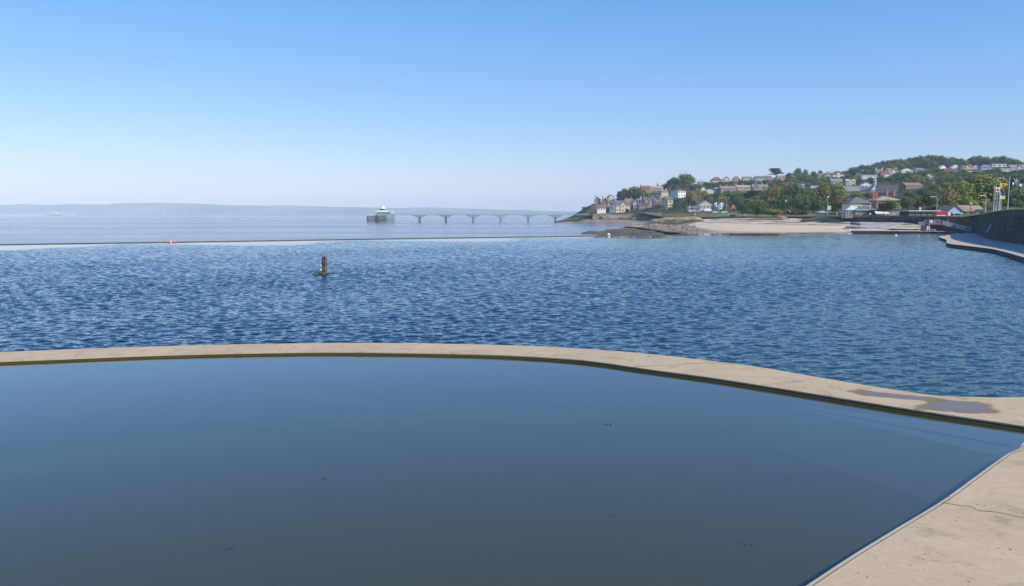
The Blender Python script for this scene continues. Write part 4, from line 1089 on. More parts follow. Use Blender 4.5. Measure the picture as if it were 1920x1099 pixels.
for px in (787.3, 836.3, 887.5, 938.5, 990, 1041, 1092):
    cx = x_of(px) - xs0; hs = 25.6 * kP
    mb = MB()
    for sx_ in (-.5, .5):
        for sy in (-1, 1):
            mb.tube([(cx + sx_ * 1.3, sy * 3.0, -1.5), (cx + sx_, sy * 2.5, bzp * .45), (cx + sx_, sy * 2.3, bzp - .5)], [.26, .2, .17], 8)
    for z0 in (.18, .45):
        for sy in (-1, 1):
            mb.tube([(cx - .95, sy * 2.7, bzp * z0), (cx + .8, sy * 2.5, bzp * (z0 + .25))], .06, 5); mb.tube([(cx + .95, sy * 2.7, bzp * z0), (cx - .8, sy * 2.5, bzp * (z0 + .25))], .06, 5)
    tr_ = mb.build('trestle', m_pi, t)
    for s_ in (-1, 1):
        mb = MB()
        for sy in (-1, 1):
            arc = []
            for i in range(11):
                u = i / 10; arc.append((cx + s_ * (.5 + u * (hs * .62)), sy * 2.4, bzp * .50 + (bzp * .46) * math.sin(u * math.pi / 2) ** .95))
            mb.tube(arc, .11, 6)
            for i in (2, 3, 4, 6):
                a = arc[i]; mb.tube([a, (a[0] + s_ * .9, a[1], bzp - .5)], .06, 5); mb.tube([a, (a[0] - s_ * 1.1, a[1], bzp - .5)], .05, 5)
        mb.build('arch_bracket', m_pi, tr_)
    mb = MB(); mb.tube([(cx, -2.4, bzp), (cx, -2.4, bzp + 3.2)], .05, 6); mb.lathe([(.05, bzp + 3.0), (.22, bzp + 3.15), (.2, bzp + 3.5), (.03, bzp + 3.7)], 8, cx, -2.4); mb.build('pier_lamp', m_pg, t)
# shore link: heavier teal girder bridge
t2 = empty('pier_approach', (x_of(1100), PY, SEA_Z), 0, 'deeper teal girder span joining the pier to the headland', 'bridge')
XL = x_of(1147) - x_of(1100)
mb = MB(); mb.box(0, XL, -2.5, 2.5, bzp - .3, bzp); mb.build('deck', m_plank, t2)
for sy in (-1, 1):
    mb = MB(); mb.box(0, XL, sy * 2.6 - .12, sy * 2.6 + .12, bzp - .9, bzp + .75)
    for i in range(16): mb.box(XL * i / 15 - .08, XL * i / 15 + .08, sy * 2.6 - .2, sy * 2.6 + .2, bzp - .95, bzp + .85)
    mb.build('girder', m_pt, t2)
for px in (1107, 1117):
    cx = x_of(px) - x_of(1100); mb = MB(); mb.box(cx - .9, cx + .9, -2.6, 2.6, -3, bzp - .3); mb.build('pillar', mat('dark_wall', (.05, .05, .05), .9, .3, .4), t2)
cx = x_of(1124) - x_of(1100); mb = MB(); mb.box(cx - 3.4, cx + 3.6, -2.2, 5, -1, bzp - .32); mb.build('abutment', m_terr, t2)
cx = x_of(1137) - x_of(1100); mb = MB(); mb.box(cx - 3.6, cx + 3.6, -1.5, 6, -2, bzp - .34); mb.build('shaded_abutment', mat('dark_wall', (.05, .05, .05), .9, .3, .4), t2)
# pier head
xh = x_of(716)
t = empty('pier_pavilion', (xh, PY, SEA_Z), 0, 'white roofed pagoda pavilion on the dark piled head of the pier', 'pavilion')
bz = at(960, 401, PY).z - SEA_Z
mb = MB(); mb.box(-5, 11.5, -7, 9, bz - .5, bz); mb.build('head_deck', m_pg, t)
for i in range(8):
    for j in range(3):
        x, y = -4.6 + i * 2.25, -6.5 + j * 7
        mb = MB(); mb.tube([(x, y, -2), (x + .2 * (i % 2), y, bz - .5)], [.2, .15], 7)
        mb.build('iron_pile', m_pi, t)
mb = MB()
rr = random.Random(5)
for i in range(26):
    a = (-4.6 + rr.random() * 15.5, -6.5, rr.uniform(.5, 3)); mb.tube([a, (a[0] + rr.choice((-1, 1)) * 2.2, -6.5, a[2] + rr.uniform(1.5, 3.5))], .06, 5)
mb.build('cross_bracing', m_pi, t)
m_white = mat('white_paint', (.72, .71, .68), .5, .04)
mb = MB(); mb.box(-3.4, 8.4, -3.6, 3.6, bz, bz + 1.7); pv_ = mb.build('pavilion_wall', mat('pavilion_glazing', (.42, .50, .46), .4, .15, 2), t)
for i in range(10):
    mb = MB(); mb.box(-3.5 + i * 1.2, -3.3 + i * 1.2, -3.66, -3.5, bz, bz + 1.7); mb.build('pavilion_post', m_white, pv_)
mb = MB()
mb.add([(-4.8, -4.8, bz + 1.7), (9.6, -4.8, bz + 1.7), (9.6, 4.8, bz + 1.7), (-4.8, 4.8, bz + 1.7), (-1, -1.6, bz + 3.1), (3.4, -1.6, bz + 3.1), (3.4, 1.6, bz + 3.1), (-1, 1.6, bz + 3.1)],
       [(0, 1, 5, 4), (1, 2, 6, 5), (2, 3, 7, 6), (3, 0, 4, 7), (4, 5, 6, 7), (3, 2, 1, 0)]); mb.build('pavilion_roof', m_white, t)
mb = MB(); mb.box(-1, 3.2, -1.6, 1.6, bz + 3.1, bz + 4.5); mb.build('lantern', mat('lantern_glazing', (.08, .1, .1), .3), t)
mb = MB(); mb.lathe([(3.1, bz + 4.5), (3.0, bz + 4.8), (2.0, bz + 5.5), (1.7, bz + 6.3), (1.0, bz + 6.8), (.2, bz + 7.0)], 12, 1.1, 0); mb.build('lantern_roof', m_white, t)
for x in (10.4,):
    mb = MB(); mb.box(x - .8, x + .8, -5.5, -3, bz, bz + 2.2); mb.add([(x - 1, -5.7, bz + 2.2), (x + 1, -5.7, bz + 2.2), (x + 1, -2.8, bz + 2.2), (x - 1, -2.8, bz + 2.2), (x, -4.2, bz + 3)], [(0, 1, 4), (1, 2, 4), (2, 3, 4), (3, 0, 4), (3, 2, 1, 0)]); mb.build('kiosk', m_white, t)
mb = MB()
for i in range(13): mb.box(-6 + i * 1.46, -5.92 + i * 1.46, -7.05, -6.97, bz, bz + 1.15)
mb.box(-6, 11.6, -7.05, -6.97, bz + 1.08, bz + 1.17); mb.box(-6, 11.6, -7.05, -6.97, bz + .5, bz + .56); mb.build('railing', m_pg, t)
# landing stage
t = empty('landing_stage', (x_of(706), PY - 6, SEA_Z), 0, 'dark rust stained timber landing stage left of the pier head', 'landing stage')
m_tim = mat('tarred_timber', (.035, .03, .028), .85, .3, .8); m_rust = mat('rust_timber', (.19, .10, .05), .9, .35, .8)
for i in range(18):
    x = -7 + i * 1.0; hz2 = at(960, 404.2 - (i > 7) * .8 + rr.uniform(-.5, .5), PY).z - SEA_Z
    mb = MB(); mb.box(x - .2, x + .2, -1.2, -.7, -2, hz2 if i != 1 else hz2 - .4); mb.build('pile', m_tim if i not in (3, 5, 11) else m_rust, t)
for z in (1.2, 2.6, 4.0, 5.3):
    mb = MB(); mb.box(-7.2, 10.2, -.7, -.45, z, z + .45); mb.build('rail_timber', m_tim, t)
mb = MB(); mb.box(-7.2, 7.4, -.45, 3.2, 5.4, 5.75); mb.build('stage_deck', m_plank, t)
mb = MB()
for i in range(0, 9, 2): mb.tube([(-7 + i * 1.7, 2.8, -2), (-7 + i * 1.7, 2.8, 5.4)], .16, 7)
for i in range(0, 8, 2): mb.tube([(-7 + i * 1.7, 2.8, .8), (-5.3 + i * 1.7, 2.8, 5)], .1, 5)
mb.build('rear_frame', m_tim, t)
mb = MB(); mb.tube([(-4.8, -.9, 5.6), (-4.8, -.9, 9.2)], .07, 6); mb.build('mast', m_white, t)

# ============================================================ POST IN THE LAKE
pp = ground(608.5, 514, 0)
t = empty('mooring_post', (pp.x, pp.y, 0), 0, 'weathered brown timber post standing alone in the rippled lake', 'post')
m_post = mat('wet_old_wood', (.05, .036, .025), .8, 0, 3, col2=(.19, .13, .085), bump=.05, bscale=6, stretch=(1, 1, .3))
mb = MB(); prof = []
for i in range(20):
    z = -1 + i * .124; prof.append((.20 + .035 * math.sin(i * 1.3) + .015 * (z > 1.0) + .05 * max(0, .25 - z), z))
prof += [(.19, 1.40), (.15, 1.47), (.03, 1.5)]
mb.lathe(prof, 36)
o = mb.build('post_shaft', m_post, t, False)
for v in o.data.vertices:
    n_ = noise.noise(Vector((v.co.x * 5, v.co.y * 5, v.co.z * 2.2))); gr_ = .10 * math.cos(6 * math.atan2(v.co.y, v.co.x)); v.co.x *= 1 + .16 * n_ + gr_; v.co.y *= 1 + .16 * n_ + gr_; v.co.x += .02 * v.co.z
mb = MB(); mb.tube([(-.18, -.1, 1.05), (-.36, -.12, .98), (-.40, -.12, .80), (-.24, -.1, .62)], [.07, .09, .09, .06], 8); mb.build('broken_bracket', mat('grey_metal', (.38, .38, .40), .5), t)
mb = MB(); mb.lathe([(.0, .28), (.06, .31), (.085, .38), (.05, .45), (.0, .47)], 10, -.27, -.16); mb.build('fender', m_white, t)
mb = MB(); mb.tube([(-.1, -.1, .02), (-.5, -.2, .16), (-.78, -.25, .12), (-.98, -.28, .02)], [.16, .09, .06, .03], 9)
mb.tube([(.1, -.1, .0), (.25, -.15, .06), (.36, -.2, .0)], [.14, .07, .03], 8); mb.build('weed_skirt', m_weed, t, True)

# ============================================================ BUOYS
def buoy(px, py, r, col, label, z=0.06):
    p = ground(px, py, z); t = empty('buoy', (p.x, p.y, 0), 0, label, 'buoy')
    mb = MB(); mb.lathe([(0, -r * .7), (r * .7, -r * .5), (r, .1 * r), (r * .8, .75 * r), (.25 * r, 1.05 * r), (0, 1.1 * r)], 14); mb.build('float', mat('buoy_' + col, {'white': (.8, .8, .8), 'orange': (.70, .36, .26), 'red': (.5, .1, .08)}[col], .4), t, True)
    mb = MB(); mb.tube([(0, 0, r), (0, 0, r * 1.6)], r * .12, 8); mb.build('eye', M_FRAME, t)
    return t
buoy(1679.5, 441.5, .30, 'white', 'white ball buoy floating below the apron slab')
buoy(1141, 441, .45, 'white', 'white buoy by the end of the far lake wall')
buoy(1731, 446, .16, 'red', 'small dull red float nearest the promenade corner')
buoy(1643, 443, .12, 'red', 'tiny faded red float left of the white ball buoy')
t = buoy(320, 454.0, .28, 'orange', 'pale orange buoy with a spar against the far lake wall at left')
mb = MB(); mb.tube([(-.7, 0, .08), (1.0, 0, .1)], .10, 8); mb.tube([(-.2, 0, .2), (-.3, 0, .7)], .05, 6); mb.build('spar', MATS['buoy_orange'], t)

# floating weed bits in the pool
m_bit = mat('weed_bit', (.03, .035, .025), .8)
for px, py, lab in ((1141, 797, 'dark tuft of weed floating in the middle of the pool'), (430, 1029, 'tiny dark feather of weed floating near the lower left'), (1478, 900, 'thin pale trail of weed floating right of centre'),
                    (1148, 966, 'small weed speck floating below the dark tuft'), (1405, 1022, 'brownish weed stem floating near the deck'), (610, 898, 'faint weed speck floating left of centre in the pool')):
    p = ground(px, py, 0); mb = MB()
    for i in range(9 if px == 1141 else 4):
        a = rr.uniform(0, 6.28); q = Vector((rr.gauss(0, .05), rr.gauss(0, .05), .003)); l = rr.uniform(.015, .045)
        mb.tube([q, q + Vector((math.cos(a) * l, math.sin(a) * l * .6, .004)), q + Vector((math.cos(a + .5) * l * 2, math.sin(a + .5) * l, 0))], [.003, .003, .001], 5)
    o = mb.build('floating_weed', m_bit); o.location = (p.x, p.y, .003); tag(o, lab, 'weed')

# ============================================================ SEAFRONT BUILDINGS
m_wp = M_FRAME
def local(px, py, Y): return at(px, py, Y)
# restaurant: grey hipped upper storey, lower wing with lean-to slate roof, white glazed porch
YR = 322.0; kR = mpp(YR)
o0 = at(1587, 404.3, YR)
t = empty('restaurant', o0, 0, 'slate roofed seafront restaurant with a white glazed porch and low wing', 'restaurant')
RECTS.append((1585, 1700, 362, 402, YR))
X = lambda px: (px - 1587) * kR
Zr = lambda py: (404.3 - py) * kR
mb = MB(); mb.box(X(1601), X(1641), 4, 12, -1, Zr(380.5)); w_ = mb.build('upper_wall', wallm('cream'), t)
mb = MB(); roof_mesh(mb, 'hip', X(1601), X(1641), 4, 12, Zr(380.5), Zr(368.5), .4); mb.build('upper_roof', roofm('slate'), t)
me = win(1.0, 1.1)
for px in (1626, 1630.5, 1635): link('window', me, t, (X(px), 3.995, Zr(385.5)))
mb = MB(); mb.box(X(1604), X(1640), 0, 4, -1, Zr(394)); mb.build('wing_wall', wallm('slateblue'), t)
mb = MB(); a, b_ = X(1602), X(1643)
mb.add([(a, -.5, Zr(393.6)), (b_, -.5, Zr(393.6)), (X(1636), 4.1, Zr(385.5)), (X(1616), 4.1, Zr(385.5)), (a, 4.1, Zr(393.6)), (b_, 4.1, Zr(393.6))], [(0, 1, 2, 3), (0, 3, 4), (1, 5, 2)]); mb.build('wing_roof', roofm('slate'), t)
for i in range(7):
    link('window', win(.8, 1.2), t, (X(1611 + i * 4.4), -.005, Zr(401.5)))
mb = MB(); mb.box(X(1603), X(1641), -.55, -.42, Zr(394.4), Zr(393.4)); mb.build('fascia', m_wp, t)
# porch
px0, px1 = X(1588), X(1603)
mb = MB(); mb.box(px0, px1, .5, 3.5, -1, Zr(394)); po = mb.build('porch', mat('porch_glass', (.10, .12, .14), .15, spec=.6), t)
mb = MB(); mb.add([(px0 - .3, .2, Zr(394)), (px1 + 1, .2, Zr(394)), (px1 + 1.6, 2, Zr(387.5)), (px1 - 1, 2, Zr(386.7)), (px0 - .3, 4, Zr(394))], [(0, 1, 2, 3), (0, 3, 4)]); mb.build('porch_roof', mat('pale_glazing', (.55, .57, .6), .3), po)
for i in range(6):
    x = lerp(px0, px1, i / 5); mb = MB(); mb.box(x - .07, x + .07, .40, .5, -1, Zr(394)); mb.build('porch_post', m_wp, po)
for px in (1594, 1596.4):
    pass
mb = MB(); mb.box(X(1601), X(1625), 3.9, 4.0, Zr(389.5), Zr(384)); mb.build('cream_panel', wallm('cream'), t)
# stone house behind with tall orange chimneys
t = H(1642, 1690, 404, 375.5, 367.5, 'hip', 'brown', 'tan', 'brown stone house with tall orange chimneys behind the restaurant', name='house', cat='house', Y=334, depth=10, rows=2, cols=5, side=1)
for px, (zt, zb) in ((1645.5, (359, 374)), (1651, (359.5, 374)), (1671, (354.5, 368)), (1684.5, (354.5, 368))):
    k = mpp(334); x = (px - 1666) * k; z1, z0_ = (404 - zt) * k, (404 - zb) * k
    mb = MB(); mb.box(x - .36, x + .36, 4.2, 5.0, z0_, z1 - .5); mb.box(x - .44, x + .44, 4.1, 5.2, z1 - .5, z1 - .3)
    ch = mb.build('chimney', mat('orange_brick', (.42, .17, .10), .85, .2, 2), t)
    mb = MB(); mb.lathe([(.16, z1 - .3), (.13, z1 + .15)], 8, x - .2, 4.65); mb.lathe([(.16, z1 - .3), (.13, z1 + .15)], 8, x + .22, 4.65); mb.build('chimney_pots', M_POT, ch)
# cafe with white awning
YC = 316; k = mpp(YC)
t = empty('cafe', at(1640, 405.3, YC), 0, 'dark low cafe front under a long white awning beside the restaurant', 'cafe')
X = lambda px: (px - 1640) * k
mb = MB(); mb.box(X(1641), X(1704), 1.5, 6, -1, (405.3 - 394.5) * k); mb.build('wall', mat('cafe_front', (.05, .06, .07), .4, .3, .5), t)
mb = MB(); mb.box(X(1640), X(1705), 1.3, 6.2, (405.3 - 394.5) * k, (405.3 - 393.8) * k); mb.build('roof', roofm('darkslate'), t)
mb = MB(); x0, x1 = X(1640.5), X(1667)
z1, z2 = (405.3 - 397.6) * k, (405.3 - 401.6) * k
mb.add([(x0 + .3, 1.4, z1 + .25), (x1 - .2, 1.4, z1 + .25), (x1 + .1, -.6, z2 + .35), (x0, -.6, z2 + .35), (x1 + .1, -.62, z2), (x0, -.62, z2), (x0 + .3, 1.4, z1 + .15), (x1 - .2, 1.4, z1 + .15), (x0, -.55, z2 + .3), (x1 + .1, -.55, z2 + .3)], [(0, 3, 2, 1), (3, 5, 4, 2), (6, 7, 9, 8)])
mb.build('awning', m_white, t)
for i in range(7): link('window', win(1.2, 1.3), t, (X(1673 + i * 4.4), 1.49, .35))
# glass wind screens along the terrace
t = empty('glass_screen', at(1704, 405.4, 312), 0, 'tall clear glass wind screen with thin posts along the terrace', 'screen')
k = mpp(312)
for i in range(9):
    mb = MB(); x = (i - 8) * 4.6 * k; mb.box(x - .04, x + .04, -.04, .04, 0, 2.3); mb.build('screen_post', mat('grey_metal', (.38, .38, .40), .5), t)
# low flat building with white roof + dark green cladding
YF = 305; k = mpp(YF)
t = empty('beach_pavilion', at(1704, 406, YF), 0, 'low dark green clad building under a thin white flat roof', 'building')
W_ = (1774 - 1704) * k
mb = MB(); mb.box(.3, W_, 1, 8, -1, 1.85); mb.build('wall', mat('green_cladding', (.02, .045, .035), .6, .2, 1), t)
mb = MB(); mb.box(0, W_ + .3, .2, 8.6, 1.85, 2.15); mb.build('flat_roof', m_white, t)
for i in range(6): link('window', win(1.4, 1.0), t, (1.4 + i * 2.2, .995, .5))
RECTS.append((1700, 1860, 385, 407, YF))
# pale statue-like vent on its roof
p = at(1732, 397, YF); t = empty('roof_cowl', (p.x, p.y + 3, at(1732, 396.6, YF).z), 0, 'small pale cowl standing on the white flat roof', 'cowl')
mb = MB(); mb.box(-.5, .5, -.4, .4, -.6, .5); mb.build('cowl_base', wallm('pale'), t)
mb = MB(); mb.lathe([(.22, .5), (.3, .9), (.42, 1.2), (.15, 1.55)], 10); mb.build('cowl_cap', m_white, t)
# red kiosk / boat
YK = 296; k = mpp(YK)
t = empty('kiosk', at(1755, 407, YK), 0, 'bright red and white kiosk between the green pavilion and the boathouse', 'kiosk')
w_ = 22 * k
mb = MB(); mb.box(0, w_ * .9, 0, 2.2, 0, 1.15); mb.build('counter', mat('kiosk_pink', (.62, .22, .22), .5), t)
mb = MB()
prof = [(0, 1.15), (w_ * .98, 1.15), (w_ * .9, 1.75), (w_ * .55, 1.95), (w_ * .1, 1.9), (-.15, 1.5)]
n = len(prof); mb.add([(x, -.3, z) for x, z in prof] + [(x, 2.4, z) for x, z in prof], [tuple(range(n))[::1], tuple(range(2 * n - 1, n - 1, -1))] + [(i, n + i, n + (i + 1) % n, (i + 1) % n) for i in range(n)])
mb.build('red_canopy', mat('kiosk_red', (.62, .03, .04), .5), t)
mb = MB(); mb.box(w_, w_ + .9, 0, 2, 0, 1.5); mb.build('white_locker', m_white, t)
mb = MB(); mb.box(.2, w_ * .8, -.04, 0, .25, .75); mb.build('menu_board', M_FRAME, t)
# boathouse with blue gable
YB = 300; k = mpp(YB)
t = empty('boathouse', at(1778, 407.4, YB), 0, 'boathouse with pale blue gable, two dark blue doors and long pinkish brown roof', 'boathouse')
gw = (1805 - 1778.5) * k; He = (407.4 - 396) * k; Hr = (407.4 - 385.2) * k; Lr = (1855 - 1805) * k
RECTS.append((1776, 1858, 385, 406, YB))
# gable wall faces the camera-left; long side faces the camera-right
mb = MB(); mb.box(0, gw, 0, 9, -1.2, He); mb.add([(0, 0, He), (gw, 0, He), (gw / 2, 0, Hr - .15)], [(0, 1, 2)]); mb.build('gable_wall', wallm('blue'), t)
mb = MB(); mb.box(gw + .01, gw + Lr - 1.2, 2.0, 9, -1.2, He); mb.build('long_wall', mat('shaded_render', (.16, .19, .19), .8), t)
mb = MB(); ov = .35
c_, d_r = gw / 2, gw + Lr
mb.add([(gw / 2, -.4, Hr), (gw / 2 + 10.6, 1.5 + 3, Hr), (gw + Lr, 1.6, He - .15), (gw + .25, -.4, He - .15)], [(0, 3, 2, 1)])
mb.add([(gw / 2, -.4, Hr), (gw / 2, 9.4, Hr), (-.35, 9.4, He - .2), (-.35, -.4, He - .2)], [(0, 1, 2, 3)])
mb.add([(gw / 2, -.4, Hr), (gw / 2 + 10.6, 4.5, Hr), (gw / 2 + 10.6, 9.4, Hr - .1), (gw / 2, 9.4, Hr)], [(0, 1, 2, 3)])
mb.build('roof', mat('pinkish_tiles', (.30, .215, .175), .85, .12, 3), t)
for px in (1784.5, 1795.5):
    x = (px - 1778) * k; w = .72 if px < 1790 else .95
    mb = MB(); mb.box(x - w, x + w, -.06, -.003, 0, (407.4 - 400.6) * k); mb.build('door', mat('navy_door', (.012, .035, .15), .4), t)
mb = MB(); mb.lathe([(.0, .0), (.22, .0), (.22, .06), (0, .06)], 12); o = mb.build('round_vent', mat('navy_door', (.012, .035, .15), .4), t); o.rotation_euler = (R(90), 0, 0); o.location = ((1784 - 1778) * k, -.01, (407.4 - 398.6) * k)
mb = MB(); mb.box(gw - .45, gw + .12, -.05, 0, -.4, He * .95); mb.build('corner_board', m_white, t)
for px, w in ((1816, 1.0), (1826, 2.6), (1840, 1.2)): link('window', win(w, 1.0), t, ((px - 1778) * k, 1.99, .95))
# distant building strip right
# bandstand / beach shelter
YS = 455; k = mpp(YS)
t = empty('bandstand', at(1374, 405.8, YS), 0, 'small shelter with an orange red tiled roof and cream posts near the beach', 'shelter')
RECTS.append((1367, 1381, 384, 405, YS))
for x in (-1.6, 1.6, 0.4):
    mb = MB(); mb.box(x - .22, x + .22, -.2, .2, 0, 3.6); mb.build('post', wallm('cream'), t)
mb = MB(); mb.lathe([(2.6, 3.5), (2.3, 3.8), (.9, 5.4), (.4, 6.0), (.1, 6.3)], 8); mb.build('roof', mat('orange_tiles', (.42, .17, .09), .85, .2, 2), t)
mb = MB(); mb.box(-1.8, 1.8, -.3, 1.2, 0, .9); mb.build('bench_wall', mat('shaded_render', (.16, .19, .19), .8), t)
# marquee
t = empty('marquee', land(1328, 397), 0, 'white marquee tent standing below the brown gabled seafront house', 'tent'); k = mpp(t.location.y)
RECTS.append((1320, 1336, 390, 397, t.location.y))
w = 7.2 * k; h = 3.6 * k
mb = MB(); mb.box(-w, w, 0, 5, 0, h * .55); mb.build('side_cloth', m_white, t)
mb = MB(); mb.add([(-w - .3, -.3, h * .55), (w + .3, -.3, h * .55), (w + .3, 5.3, h * .55), (-w - .3, 5.3, h * .55), (-w * .7, 2.5, h * 1.5), (w * .7, 2.5, h * 1.5)], [(0, 1, 5, 4), (1, 2, 5), (2, 3, 4, 5), (3, 0, 4)]); mb.build('roof_cloth', m_white, t)
# lifeguard steps and red box
Yl = 398; k = mpp(Yl)
t = empty('lifebuoy_station', at(1461, 409.5, Yl), 0, 'red lifebuoy station at the head of the beach steps', 'lifebuoy station')
mb = MB(); mb.tube([(-.5, 0, -1), (-.5, 0, 1.6)], .09, 8); mb.build('post', m_white, t)
mb = MB(); mb.box(-.4, .75, -.1, .25, .7, 2.0); mb.box(-.3, .65, -.14, -.1, .85, 1.85); mb.build('red_board', mat('kiosk_red', (.62, .03, .04), .5), t)
t = empty('beach_steps', at(1466, 410.5, Yl - 2), 0, 'sloping pale flight of steps through the sea wall to the sand', 'steps')
for i in range(7):
    mb = MB(); mb.box(-1.3 + i * .28, 1.6 + i * .28, -i * .35, -i * .35 + .4, -1.5, 1.3 - i * .24); mb.build('step', mat('step_stone', (.34, .28, .23), .9), t)

# ============================================================ LAMPS, POLES, SIGNS
m_lp = mat('lamp_post_paint', (.52, .52, .49), .5); m_dkp = mat('dark_post', (.06, .07, .07), .5)
def lamp(px, pb, ptop, Y, style, label, dark=False):
    p = at(px, pb, Y); h = (pb - ptop) * mpp(Y); m = m_dkp if dark else m_lp
    t = empty('street_lamp', p, 0, label, 'street lamp')
    mb = MB(); mb.tube([(0, 0, -1), (0, 0, h * .5), (0, 0, h)], [.14, .11, .09], 8); mb.lathe([(.22, 0), (.22, .8), (.14, .9)], 8); mb.build('pole', m, t)
    if style == 'arm':
        mb = MB(); mb.tube([(0, 0, h), (-.5, 0, h + .35), (-1.6, 0, h + .45)], .07, 6); mb.build('arm', m, t)
        mb = MB(); mb.box(-2.4, -1.3, -.18, .18, h + .32, h + .5); mb.build('lamp_head', m_white, t)
    elif style == 'armr':
        mb = MB(); mb.tube([(0, 0, h), (.4, 0, h + .35), (1.2, 0, h + .45)], .07, 6); mb.build('arm', m, t)
        mb = MB(); mb.box(1.0, 2.0, -.18, .18, h + .32, h + .5); mb.build('lamp_head', m_white, t)
    elif style == 'square':
        mb = MB(); mb.box(-1.35, .06, -.06, .06, h - .06, h + .06); mb.build('arm', m_white, t)
        mb = MB(); mb.box(-1.45, -.95, -.14, .14, h - .12, h + .09); mb.build('lamp_head', m_white, t)
    else:
        mb = MB(); mb.lathe([(.1, h), (.35, h + .15), (.42, h + .4), (.2, h + .75), (.04, h + .9)], 10); mb.build('lantern', m_white, t)
    return t
lamp(1551, 403, 371.5, 375, 'lantern', 'tall street lamp with white lantern above the green beside a pale sign')
lamp(1347.5, 398, 373, 520, 'armr', 'left street lamp by the twin white gables')
lamp(1362, 397, 373, 540, 'armr', 'right street lamp by the twin white gables')
lamp(1472.5, 407, 379, 400, 'lantern', 'slim dark lamp post on the green before the dark trees', True)
lamp(1756, 399, 371.5, 300, 'arm', 'street lamp with a short arm behind the red kiosk')
lamp(1847, 398, 367, 215, 'square', 'lamp with a square bent arm above the boathouse roof')
lamp(1819, 407, 384.5, 285, 'lantern', 'thin dark lamp post in front of the boathouse roof', True)
lamp(1249.5, 406, 392, 660, 'lantern', 'grey lamp on the seafront road above the dark return wall')
lamp(1147, 404, 395.5, 757, 'lantern', 'small lamp at the shore end of the pier')
lamp(1910, 393, 352, 200, 'lantern', 'slim grey lamp post behind the flagpoles', True)
t = empty('notice_sign', at(1553.5, 400, 372), 0, 'pale green notice board hung beside the tall lantern lamp', 'sign')
k = mpp(372)
mb = MB(); mb.tube([(0, 0, -.5), (0, 0, 3.3)], .06, 6); mb.build('sign_post', m_lp, t)
mb = MB(); mb.box(-.55, 1.0, -.08, -.01, 1.4, 3.3); mb.build('sign_panel', mat('pale_green_sign', (.45, .58, .48), .5), t)
# drain pole on the promenade wall
a, b_ = at(1858.5, 421.3, 162), at(1849.5, 436, 158)
mb = MB(); 
wp = min(rs, key=lambda w: abs(w.x / w.y - a.x / a.y)); wq = wp.y - 1.3
a, b_ = at(1859, 421.3, wq), at(1850, 436, wq - 1.0)
mb.tube([a, b_], .11, 8); mb.tube([b_, b_ + Vector((.25, .2, 0))], .05, 6); mb.tube([a, a + Vector((.25, .2, 0))], .05, 6)
o = mb.build('handrail', m_white); tag(o, 'slanting white rail fixed to the tall dark promenade wall', 'handrail')

# flags
def flagpole(px, pb, ptx, pt, Y, label, flag=None):
    p = at(px, pb, Y); q = at(ptx, pt, Y)
    t = empty('flagpole', p, 0, label, 'flagpole'); d = q - p
    mb = MB(); mb.tube([(0, 0, -1.2), tuple(d)], [.075, .05], 8); mb.build('pole', m_white, t)
    mb = MB(); mb.lathe([(.07, d.z), (.09, d.z + .06), (.02, d.z + .13)], 8, d.x, 0); mb.build('finial', m_white, t)
    if flag:
        w, h, drop, cols_, fn, lab, ddx = flag
        nx, ny = 24, 16; mb = MB()
        for i in range(nx + 1):
            for j in range(ny + 1):
                u, v = i / nx, j / ny
                sag = .30 * u * u * w
                x = d.x + .06 + u * w * .93; y = .10 * math.sin(u * 8 + v * 1.5) * u * 1.4
                z = d.z - drop - v * h * (1 - fn[1] * u) - sag * fn[0]
                mb.v.append((x, y, z))
        for i in range(nx):
            for j in range(ny):
                mb.f.append((i * (ny + 1) + j, (i + 1) * (ny + 1) + j, (i + 1) * (ny + 1) + j + 1, i * (ny + 1) + j + 1)); mb.m.append(fn[2]((i + .5) / nx, (j + .5) / ny))
        f = mb.build('flag', [mat('flag_' + n_, c_, .8, .05) for n_, c_ in cols_], t); f['label'] = lab
    return t
RED, WHT, NAVY, YEL, BLU, ORG = ('red', (.55, .03, .05)), ('white', (.75, .74, .74)), ('navy', (.012, .02, .10)), ('yellow', (.72, .55, .04)), ('blue', (.02, .08, .38)), ('orange', (.62, .16, .04))
FY = 178
flagpole(1862.5, 397, 1864.5, 351, FY, 'leftmost bare white flagpole of the cluster')
flagpole(1865.5, 397, 1867.3, 347.5, FY + 2, 'white flagpole flying the white flag with a red centre',
         (.95, 1.0, .35, [WHT, RED], (.5, 0, lambda u, v: 1 if (u - .5) ** 2 * 1.6 + (v - .6) ** 2 < .075 or (abs(v - .55) < .11) else 0), 'white flag with a red centre', 0))
flagpole(1868.5, 397, 1870, 362, FY + 4, 'short white flagpole between the red centred flag and the yellow one')
flagpole(1872, 396.5, 1876, 340.5, FY - 2, 'tall white flagpole flying the yellow and orange pennant',
         (1.45, 1.05, .32, [YEL, ORG], (.35, .72, lambda u, v: 1 if (.28 < v < .85 and .15 < u < .85) else 0), 'yellow flag with an orange red band blown to a point', 0))
flagpole(1876.2, 396, 1877.5, 373, FY + 3, 'shortest white flagpole of the cluster')
flagpole(1874.2, 396.3, 1875.8, 362, FY + 1, 'white flagpole flying the blue and yellow flag',
         (1.15, 1.2, .02, [BLU, YEL, WHT], (.35, 0, lambda u, v: 0 if v < .45 else (2 if u < .35 else 1)), 'flag blue above with pale and yellow patches below', 0))
flagpole(1889, 395.5, 1893.3, 333, FY - 8, 'tallest white flagpole at the right flying the navy flag',
         (1.2, 1.45, .30, [NAVY, WHT], (.1, 0, lambda u, v: 1 if (.45 < u < .78 and .45 < v < .72) or (.7 < u < .86 and v < .13) else 0), 'navy flag with a small white emblem', 0))

